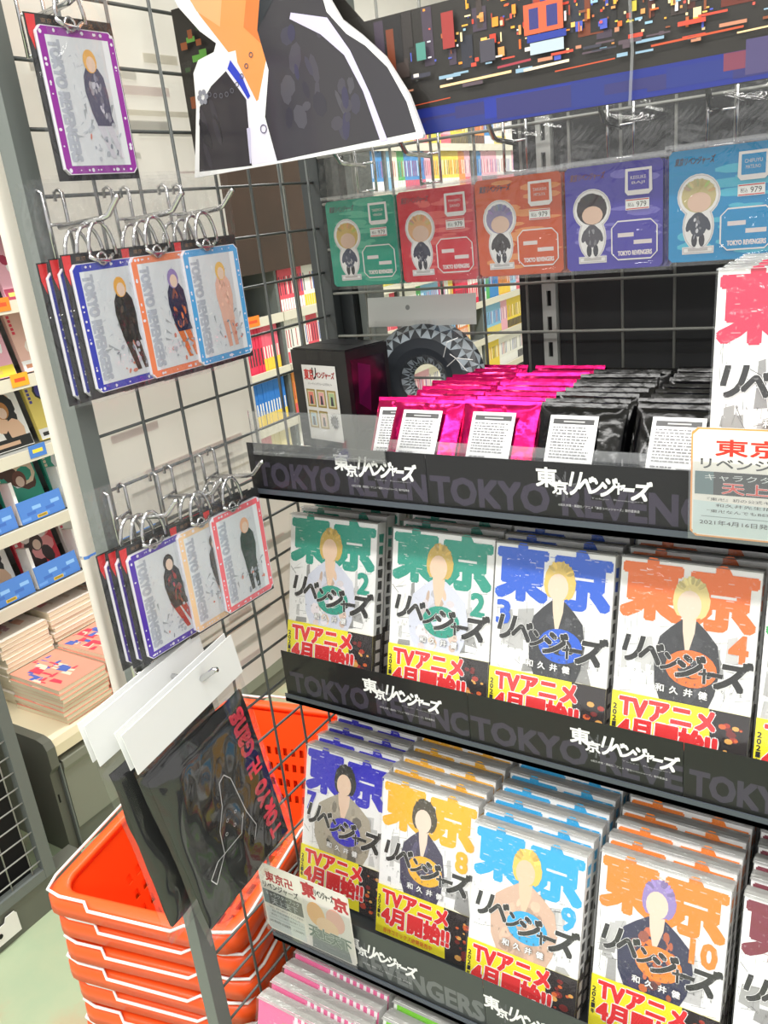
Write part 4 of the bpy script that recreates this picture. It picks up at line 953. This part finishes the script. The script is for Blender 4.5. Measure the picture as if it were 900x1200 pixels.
sleeve('dark folded cloth bag in clear sleeve, hanging behind the red-lettered one', (-.566, .428, 1.122), math.radians(-7), 2, False)

# ------------------------------------------------------------ shopping baskets
def basket_proto():
    L, W, H = .455, .262, .215; l, w = .375, .200     # rim size, base size
    t = thing('shopping_basket', '', 'basket')
    def shell(names_in):
        m = MB()
        def wall(P, nu, nv, holes):
            vs = [P(i / nu, j / nv) for j in range(nv + 1) for i in range(nu + 1)]
            for j in range(nv):
                for i in range(nu):
                    if holes(i, j): continue
                    a_ = j * (nu + 1) + i; m.add([vs[a_], vs[a_ + 1], vs[a_ + nu + 2], vs[a_ + nu + 1]], [(0, 1, 2, 3)])
        rim = [(-W / 2, -L / 2), (W / 2, -L / 2), (W / 2, L / 2), (-W / 2, L / 2)]; bs = [(-w / 2, -l / 2), (w / 2, -l / 2), (w / 2, l / 2), (-w / 2, l / 2)]
        for k in range(4):
            r0, r1 = rim[k], rim[(k + 1) % 4]; b0, b1 = bs[k], bs[(k + 1) % 4]
            nu = 42 if k % 2 else 30
            def P(u, v, r0=r0, r1=r1, b0=b0, b1=b1):
                bx = b0[0] + (b1[0] - b0[0]) * u; by = b0[1] + (b1[1] - b0[1]) * u; tx = r0[0] + (r1[0] - r0[0]) * u; ty = r0[1] + (r1[1] - r0[1]) * u
                return (bx + (tx - bx) * v, by + (ty - by) * v, H * v)
            def holes(i, j, nu=nu, k=k):
                mid = abs(i - nu / 2 + .5) < (nu * .30 if k % 2 else nu * .26)
                return mid and i % 2 == 0 and j in (3, 5, 7, 9)
            wall(P, nu, 15, holes)
        wall(lambda u, v: ((u - .5) * w, (v - .5) * l, 0), 22, 34, lambda i, j: 1 < i < 20 and 1 < j < 32 and i % 2 == 0 and j % 3 != 0)
        return m
    b = part('body', shell(0), MT['orange'], t)
    bm = bmesh.new(); bm.from_mesh(b.data); bmesh.ops.remove_doubles(bm, verts=bm.verts, dist=1e-5); bmesh.ops.recalc_face_normals(bm, faces=bm.faces)
    bmesh.ops.solidify(bm, geom=bm.faces[:], thickness=.002); bm.to_mesh(b.data); bm.free()
    # rounded flange rim
    m = MB(); c_ = .028
    def loop(dx, z):
        hx_, hy_ = W / 2 + dx, L / 2 + dx; pts = []
        for (sx, sy, a0) in ((1, 1, 0), (-1, 1, PI / 2), (-1, -1, PI), (1, -1, 3 * PI / 2)):
            for k in range(5):
                a_ = a0 + PI / 2 * k / 4; pts.append((sx * (hx_ - c_) + c_ * math.cos(a_), sy * (hy_ - c_) + c_ * math.sin(a_), z))
        return pts
    prof = [(-.004, H - .006), (-.003, H + .003), (.001, H + .005), (.012, H + .004), (.016, H + .001), (.017, H - .020), (.014, H - .020), (.013, H - .002), (.0, H - .002)]
    rings = [loop(a_, z) for a_, z in prof]; n = len(rings[0]); vs = [q for r_ in rings for q in r_]; fs = []
    for i in range(len(rings)):
        j = (i + 1) % len(rings)
        for k in range(n): fs.append((i * n + k, i * n + (k + 1) % n, j * n + (k + 1) % n, j * n + k))
    m.add(vs, fs); part('rim', m, MT['orange'], t, True)
    # hinge lugs and two folded wire handles
    for sx in (-1, 1):
        m = MB(); m.tube([(sx * (W / 2 + .008), 0, H + .004), (sx * (W / 2 + .022), 0, H + .004)], .013, 12); part('hinge_lug', m, MT['orange'], t)
    for sy in (-1, 1):
        X = W / 2 + .014; Y = L / 2 + .013; z = H + .009
        pts = [(-X - .004, sy * .004, z - .004), (-X - .006, sy * .022, z + .004), (-X, sy * .06, z + .002), (-X - .001, sy * (Y - .03), z), (-X + .006, sy * (Y - .006), z), (-X + .03, sy * Y, z), (-.075, sy * Y, z), (-.062, sy * (Y + .010), z - .002), (.062, sy * (Y + .010), z - .002), (.075, sy * Y, z), (X - .03, sy * Y, z), (X - .006, sy * (Y - .006), z), (X + .001, sy * (Y - .03), z), (X, sy * .06, z + .002), (X + .006, sy * .022, z + .004), (X + .004, sy * .004, z - .004)]
        m = MB(); m.tube(pts, .0021, 8); part('wire_handle', m, MT['wire_white'], t, True)
    return t
bk = basket_proto(); NB = 14
for i in range(NB):
    o = bk if i == 0 else dup(bk)
    o.location = (-.812 + (.0015 * ((i * 7) % 3 - 1)), .722 + .002 * ((i * 5) % 3 - 1), .002 + .0378 * (NB - 1 - i)); o.rotation_euler = (0, 0, math.radians(12 + (i % 3 - 1) * .5))
    o['label'] = 'orange shopping basket with white wire handles, %s of the stack' % ('topmost' if i == 0 else (ORD[i].split()[0] + ' from the top')); o['group'] = 'stacked orange shopping baskets'

# ------------------------------------------------------------ left bookcase along the aisle
bc = thing('bookcase', 'long grey bookcase with cream shelf lips along the left aisle', 'bookcase', (0, 0, 0))
LZ = [.615, .805, 1.000, 1.192, 1.384, 1.576, 1.768]
Y0, Y1 = .90, 5.0; YB = [.90, 1.74, 2.46, 3.30, 4.14, 4.98]
for j in range(len(YB) - 1):
    for z in LZ:
        o = MB(); o.box(-2.30, -2.005, YB[j] + .004, YB[j + 1] - .002, z - .022, z - .006); sb = part('shelf_board', o, MT['steel_light'], bc)
        o = MB(); o.box(-2.004, -1.994, YB[j] + .004, YB[j + 1] - .002, z - .028, z + .004); part('shelf_lip', o, MT['lip'], sb)
    o = MB(); o.box(-2.33, -2.312, YB[j], YB[j + 1], 0, 2.1); part('back_panel', o, MT['white_card'], bc)
for y in YB:
    o = MB(); o.box(-2.31, -2.006, y - .012, y + .003, .352, 2.1)
    for k in range(60): o.box(-2.0059, -2.0050, y - .012, y - .006, .7 + k * .022, .71 + k * .022)
    part('upright', o, MT['grey_paint'], bc)
o = MB(); o.box(-2.31, -2.0, 1.75, 2.45, 1.80, 1.802) if 0 else o.box(-1.992, -1.980, 1.745, 2.90, 1.345, 1.95); part('fascia', o, MT['brown'], bc)

CABX = -1.765
cab = thing('display_cabinet', 'olive grey low cabinet with cream bullnose top under the left bookcase', 'cabinet')
o = MB(); o.prism([(-2.31, .33), (-2.31, .345), (CABX - .02, .345), (CABX - .006, .338), (CABX, .32), (CABX, .292), (CABX - .012, .285), (-2.31, .285)], 1.025, 5.0, 'y'); part('cream_top', o, MT['cream_deck'], cab)
o = MB(); o.prism([(CABX - .005, .062), (CABX - .005, .235), (CABX + .002, .25), (CABX + .002, .272), (CABX - .03, .275), (CABX - .5, .275), (CABX - .5, .062)], 1.035, 5.0, 'y'); part('front_panel', o, MT['cabinet'], cab)
o = MB(); o.box(CABX - .5, CABX - .008, 1.03, 5.0, 0, .0615); part('toe_kick', o, MT['cabinet_dark'], cab)
o = MB(); o.prism([(-2.31, 0), (-2.31, .35), (CABX - .03, .35), (CABX - .006, .343), (CABX + .004, .325), (CABX + .004, .27), (CABX - .012, .25), (CABX - .012, 0)], 1.0, 1.0245, 'y'); part('side_panel', o, MT['cabinet_dark'], cab)
o = MB(); o.box(CABX - .0118, CABX + .0, 1.0255, 1.030, 0.0, .27); part('edge_strip', o, MT['grey_paint'], cab)
o = MB(); o.box(CABX - .0115, CABX - .0113, 1.005, 1.010, .16, .185); part('keyhole', o, MT['slot'], cab)

# wire display stand at the far left
ws = thing('wire_stand', 'grey framed wire mesh stand at the lower left, in front of the cabinet end', 'stand')
SX = -1.66
o = MB(); o.box(SX - .022, SX, .856, .884, .090, 1.1); part('frame_post', o, MT['grey_paint'], ws)
o = MB(); o.box(SX - .022, SX, .30, .8555, .090, .116); part('frame_rail', o, MT['grey_paint'], ws)
o = MB(); o.box(SX - .05, SX - .004, .28, .96, .0, .0895); part('base_beam', o, MT['cabinet_dark'], ws)
o = MB(); o.box(SX - .30, SX - .27, .28, .96, .0, 1.1); part('inner_panel', o, MT['steel_light'], ws)
for k in range(10): wire(ws, (SX - .010, .832 - .055 * k, .116), (SX - .010, .832 - .055 * k, 1.1), MT['steel_light'], .0018)
for k in range(24): wire(ws, (SX - .0065, .31, .140 + .042 * k), (SX - .0065, .856, .140 + .042 * k), MT['steel_light'], .0018)
o = MB(); o.prism([(.62, .020), (.765, .020), (.765, .070), (.76, .078), (.738, .078), (.732, .066), (.62, .062)], SX + .001, SX + .003, 'x'); pl = part('castor_plate', o, MT['white_card'], ws)
o = MB(); o.tube([(SX + .003, .715, .044), (SX + .0045, .715, .044)], .006, 10); part('bolt', o, MT['slot'], pl)
o = MB(); o.box(SX - .26, SX - .06, .45, .86, .0, .52); tb = setp(part('dark_carrier', o, MT['slot'], None), 'black bin standing behind the wire mesh stand at lower left', 'bin')

# ------------------------------------------------------------ background books
def face_book(seed, W=.128, H=.175, T=.014):
    rnd = random.Random(seed); pal = [['#f3c7b8', '#e8455a', '#fff4ea', '#c98a6a'], ['#f7e27a', '#5b57b0', '#ffffff', '#3a3a3a'], ['#d93a4a', '#f4e8e2', '#3a2a2a', '#f0a0a0'], ['#37a58c', '#f6dfc0', '#ffffff', '#5a3a2a'], ['#f5f1ea', '#e0566a', '#4a4a58', '#f2c14a'], ['#9bb6e0', '#f7f0ea', '#3a4a8a', '#f08a9a'], ['#f2b6c6', '#ffffff', '#b23a5a', '#f5d66a'], ['#fdfcf8', '#d64a3a', '#2a2a2a', '#f1c8a8']][seed % 8]
    t = thing('paperback', '', 'book'); p = Print(0); p.box(0, W, 0, T, 0, H, hx(pal[0])); p.l = 0
    for k in range(14):
        x = rnd.uniform(.004, W * .7); z = rnd.uniform(.01, H * .8); q = rnd.uniform(.01, .04)
        p.ell(min(x + q, W - q - .001) if W > 2 * q else W / 2, min(z + q, H - q * 1.2 - .001), q * rnd.uniform(.5, 1), q * rnd.uniform(.4, 1.1), rnd.choice(pal), 9, rnd.uniform(0, .5), up=(k == 0))
    p.ell(W * .55, H * .62, W * .16, W * .19, rnd.choice(['#4a3430', '#2f2528', '#c98a4a', '#7a4a3a'])); p.ell(W * .55, H * .58, W * .10, W * .12, '#f4d6c2')
    for k in range(5):
        z = H * (.90 - .0 * k) - k * .011; p.rect(W * .05, z - .008, W * .05 + .009, z, pal[1], k == 0)
    p.rect(.001, .002, W - .001, H * .18, rnd.choice(['#f8e64a', '#ffffff', pal[1], pal[2]])); p.rect(W * .08, H * .06, W * .7, H * .12, pal[3])
    part('cover', p, MT['ink'], t)
    b = MB(); b.box(.001, W - .001, .0006, T - .0006, H, H + .0004); part('pages', b, MT['cream_pages'], t); return t
FB = [face_book(k) for k in range(16)]; fused = set()
shelf_names = {0: 'lowest', 1: 'second lowest', 2: 'third', 3: 'fourth', 4: 'fifth', 5: 'sixth', 6: 'top'}
pos_names = ['leftmost', 'second from left', 'third from left', 'fourth from left', 'fifth from left']
cover_col = ['peach', 'yellow', 'red', 'teal', 'white and pink', 'light blue', 'pink', 'white']
def place_face(k, x, y, z, lean, label, group):
    o = FB[k] if k not in fused else dup(FB[k]); fused.add(k)
    o.location = (x, y, z + .0145 * math.sin(lean)); o.rotation_euler = (-lean, 0, RZ); o['label'] = label; o['group'] = group; return o
rnd = random.Random(5)
ks = {0: [5, 7, 2, 12, 7], 1: [0, 10, 3, 11, 5], 2: [15, 2, 7, 1, 4], 3: [6, 6, 14, 0, 9], 4: [4, 0, 8, 6, 12], 5: [12, 4, 0, 6, 14]}
for li, z in enumerate(LZ[:6]):
    for j in range(5):
        k = ks[li][j]; y = .955 + j * .154
        place_face(k, -2.075 + .0, y, z - .0055, math.radians(14), '%s-covered book facing out, %s, on %s shelf of left bookcase' % (cover_col[k % 8], pos_names[j], shelf_names[li]), 'face-out books on the left bookcase')
        if li in (0, 1):     # blue card holder in front of the book
            p = Print(0); W = .140; p.box(0, W, 0, .002, 0, .062, hx('#4f86d6')); p.l = 0
            for q in range(6): p.rect(.002 + q * .02, .006 + (q % 3) * .012, .03 + q * .02, .014 + (q % 3) * .013, ['#6fa4ea', '#3f70c4', '#8fc0f4'][q % 3], q == 0)
            p.rect(.05, .004, .082, .013, '#e8c23a'); p.rect(.053, .006, .079, .011, '#a08428')
            m = p; t = thing('card_holder', 'blue printed holder before %s book on %s shelf of left bookcase' % (pos_names[j].replace('second from left', 'second').replace('third from left', 'third').replace('fourth from left', 'fourth').replace('fifth from left', 'fifth'), shelf_names[li]), 'holder', (-2.018, y - .006, z + .0022), (math.radians(-8), 0, RZ), 'blue holders on the left bookcase')
            part('front_card', m, MT['blue_holder'], t)
            s = MB(); s.box(0, .010, .0022, .05, 0, .120); part('side_card', s, MT['blue_holder'], t)
        elif li in (2, 3, 4) and j in (0, 2, 3):
            p = Print(0); w = .052; c = ['#ff8a2a', '#4f86d6', '#ffb02a'][(li + j) % 3]; p.box(0, w, 0, .001, 0, .034, hx(c)); p.l = 0; p.rect(.010, .012, w - .010, .022, '#e8552a' if c != '#4f86d6' else '#f4e04a')
            tg = part('shelf_tag', p, MT['ink'], None); tg.location = (-1.9925, y + .05, z - .020); tg.rotation_euler = (0, 0, RZ)
            setp(tg, '%s price tag on the lip of the %s shelf, below %s book' % ({'#ff8a2a': 'orange', '#4f86d6': 'blue', '#ffb02a': 'amber'}[c], shelf_names[li], pos_names[j]), 'tag', 'shelf tags on the left bookcase')
# bay seen through the side grid
def spine_mesh(col, band_, cache={}):
    k = (col, band_)
    if k not in cache:
        m = MB(); T, H, D = .0158, .172, .11; m.box(-D, 0, 0, T, 0, H, hx(col))
        m.add([(.0003, .001, H * .62), (.0003, T - .001, H * .62), (.0003, T - .001, H * .93), (.0003, .001, H * .93)], [(0, 1, 2, 3)], hx('#f6f2ea') if band_ == 0 else hx(col))
        m.add([(.0004, T * .3, H * .2), (.0004, T * .7, H * .2), (.0004, T * .7, H * .55), (.0004, T * .3, H * .55)], [(0, 1, 2, 3)], hx('#3a3a3a' if band_ == 1 else '#fbf7f0'))
        if band_ == 2: m.add([(.0005, .0005, .0), (.0005, T - .0005, .0), (.0005, T - .0005, H * .3), (.0005, .0005, H * .3)], [(0, 1, 2, 3)], hx('#fbd94a'))
        cache[k] = m.mesh('book_spine', MT['ink'])
    return cache[k]
def spines(li, y0, y1, pals, words, n_max=999, x=-2.012):
    y = y0; z = LZ[li] - .0055; i = 0; rnd = random.Random(int(y0 * 100) + li); n = 0; run = 0
    while y < y1 - .017 and n < n_max:
        if run <= 0: col, cn = rnd.choice(pals); run = rnd.randint(4, 11); bd = rnd.choice((0, 1, 2))
        run -= 1
        o = link('paperback', spine_mesh(col, bd), None, (x - rnd.uniform(0, .004), y, z + .0003))
        setp(o, '%s closed book among others, %s shelf, %s of aisle bookcase' % (cn, shelf_names[li], words), 'book', '%s spines on %s shelf, %s' % (cn, shelf_names[li], words))
        y += .0160; n += 1
    return n
PR = [('#e8385a', 'red'), ('#f06a80', 'pink'), ('#e8385a', 'red')]; PB = [('#2a7ad0', 'blue'), ('#2a7ad0', 'blue'), ('#6aa8e0', 'light blue')]; PM = [('#f4f2ec', 'white'), ('#f7d94a', 'yellow'), ('#5ab86a', 'green'), ('#f08a3a', 'orange'), ('#8ac4e8', 'pale blue'), ('#e85a6a', 'coral')]
PW = [('#f8f6f0', 'white'), ('#f6e9b0', 'cream'), ('#f3a6b0', 'rose')]
spines(2, 2.225, 2.44, PR, 'near bay')
spines(1, 2.03, 2.44, PB, 'near bay'); spines(0, 2.20, 2.44, PW, 'near bay')
for j, y in enumerate((1.765, 1.915, 2.065, 2.215)):
    place_face((2, 5, 3, 9)[j], -2.075, y, LZ[3] - .0055, math.radians(12), '%s-covered book facing out, %s, under the brown fascia' % (cover_col[(2, 5, 3, 9)[j] % 8], pos_names[j]), 'face-out books under the brown fascia')
    p = Print(0); p.box(0, .075, 0, .001, 0, .036, hx('#ff8a2a' if j != 1 else '#fbe7c0')); p.l = 0; p.rect(.012, .012, .063, .022, '#e8552a')
    tg = part('shelf_tag', p, MT['ink'], None); tg.location = (-1.9925, y + .03, LZ[3] - .022); tg.rotation_euler = (0, 0, RZ); setp(tg, '%s tag on the shelf lip under brown fascia, %s' % ('cream' if j == 1 else 'orange', pos_names[j]), 'tag', 'tags under the brown fascia')
place_face(8, -2.075, 2.075, LZ[2] - .0055, math.radians(12), 'pale manga-style cover facing out between red spines under brown fascia', 'face-out books under the brown fascia')
spines(2, 3.86, 4.125, PR + [('#f8d94a', 'yellow')], 'far bay'); spines(3, 3.86, 4.125, PM, 'far bay'); spines(1, 3.86, 4.0, PM, 'far bay')
# far more closed books than can be told apart: one joined row for each shelf and bay
for li in range(7):
    for bi, (ya, yb) in enumerate(((1.765, 2.44), (2.475, 3.285), (3.315, 4.125), (4.155, 4.965))):
        if bi == 0 and li not in (4, 5, 6): continue
        m = MB(); y = ya + .001; rnd = random.Random(li * 10 + bi); run = 0
        if bi == 2 and li in (1, 2, 3): yb = 3.85
        while y < yb - .02:
            if run <= 0: cl = rnd.choice(['#e85a6a', '#f4f2ec', '#f4f2ec', '#f7d94a', '#8ac4e8', '#f4f2ec', '#5ab86a', '#f39a4a', '#f2b6c6', '#3f8fd0', '#f6f0dc']); run = rnd.randint(3, 14); bd = rnd.choice(('#fbfaf6', '#f7d94a', '#3a3a44', '#e85a6a', cl))
            run -= 1; T_ = rnd.uniform(.0125, .0165); H_ = .172 + rnd.uniform(-.003, .002) - (.0 if run % 7 else .004)
            m.box(-2.12, -2.012, y, y + T_ - .0006, LZ[li] - .0052, LZ[li] + H_ - .006, hx(cl))
            zb_ = LZ[li]; m.add([(-2.0117, y + .001, zb_ + .004), (-2.0117, y + T_ - .0016, zb_ + .004), (-2.0117, y + T_ - .0016, zb_ + .045), (-2.0117, y + .001, zb_ + .045)], [(0, 1, 2, 3)], hx(bd))
            m.add([(-2.0116, y + T_ * .3, zb_ + .06), (-2.0116, y + T_ * .62, zb_ + .06), (-2.0116, y + T_ * .62, zb_ + .125), (-2.0116, y + T_ * .3, zb_ + .125)], [(0, 1, 2, 3)], hx(rnd.choice(['#3a3a44', '#c23a4a', '#4a5ab0', '#fbfaf6'])))
            y += T_
        setp(part('book_row', m, MT['ink'], None), 'packed row of small closed books, %s shelf, %s bay of the aisle bookcase' % (shelf_names[li], ('near', 'second', 'third', 'farthest')[bi]), 'books', kind='stuff')
# flat stacks on the cream deck
def flat_book(seed, W=.148, D=.21, T=.0125):
    rnd = random.Random(seed); t = thing('paperback', '', 'book'); pal = [['#f3a08a', '#f7e0c8', '#e0405a', '#4a6ac0'], ['#f8efe2', '#c9a0a8', '#e8b8a0', '#8a8aa0'], ['#f0e6dc', '#6a5a58', '#e89aa0', '#d9c8b8']][seed % 3]
    b = MB(); b.box(.001, D - .001, .0, W - .001, .0006, T - .0006); part('pages', b, MT['cream_pages'], t)
    m = MB(); m.box(0, D, 0, W, 0, .0005, hx(pal[0])); m.box(0, D, 0, W, T - .0005, T, hx(pal[0])); m.box(0, D, W - .0009, W + .0003, 0, T, hx(pal[0]))
    for k in range(46):
        x = rnd.uniform(.002, D - .07); y = rnd.uniform(.002, W - .05); c = hx(rnd.choice(pal)); z = T + 2e-5 * (k + 1); a, b_ = rnd.uniform(.008, .05), rnd.uniform(.006, .03)
        m.add([(x, y, z), (x + a, y + rnd.uniform(0, .006), z), (x + a * .8, y + b_, z), (x + .004, y + b_ * .9, z)], [(0, 1, 2, 3)], c)
    part('cover', m, MT['ink'], t); return t
ST = [(-1.985, 1.085, 8, 0, 'front left stack'), (-1.985, 1.245, 9, 3, 'front stack second from left'), (-1.985, 1.405, 8, 1, 'front stack third from left'), (-2.205, 1.09, 15, 1, 'rear left stack'), (-2.205, 1.25, 16, 2, 'rear stack second from left'), (-2.205, 1.41, 15, 4, 'rear stack third from left'), (-1.985, 1.565, 7, 2, 'front stack fourth from left')]
for x, y, n, sd, nm in ST:
    pr = flat_book(sd); rnd = random.Random(sd + n)
    for i in range(n):
        o = pr if i == 0 else dup(pr); k = n - 1 - i
        o.location = (x + rnd.uniform(-.004, .004), y + rnd.uniform(-.003, .003), .3455 + .0128 * k); o.rotation_euler = (0, 0, rnd.uniform(-.025, .025))
        o['label'] = 'paperback lying flat, %s, %s on cream deck' % ('top' if i == 0 else ORD[i].replace('from front', 'from top'), nm); o['group'] = 'flat books, %s' % nm

for k, o in enumerate(FB):      # prototypes that found no place
    if k not in fused:
        for c_ in list(o.children): bpy.data.objects.remove(c_)
        bpy.data.objects.remove(o)
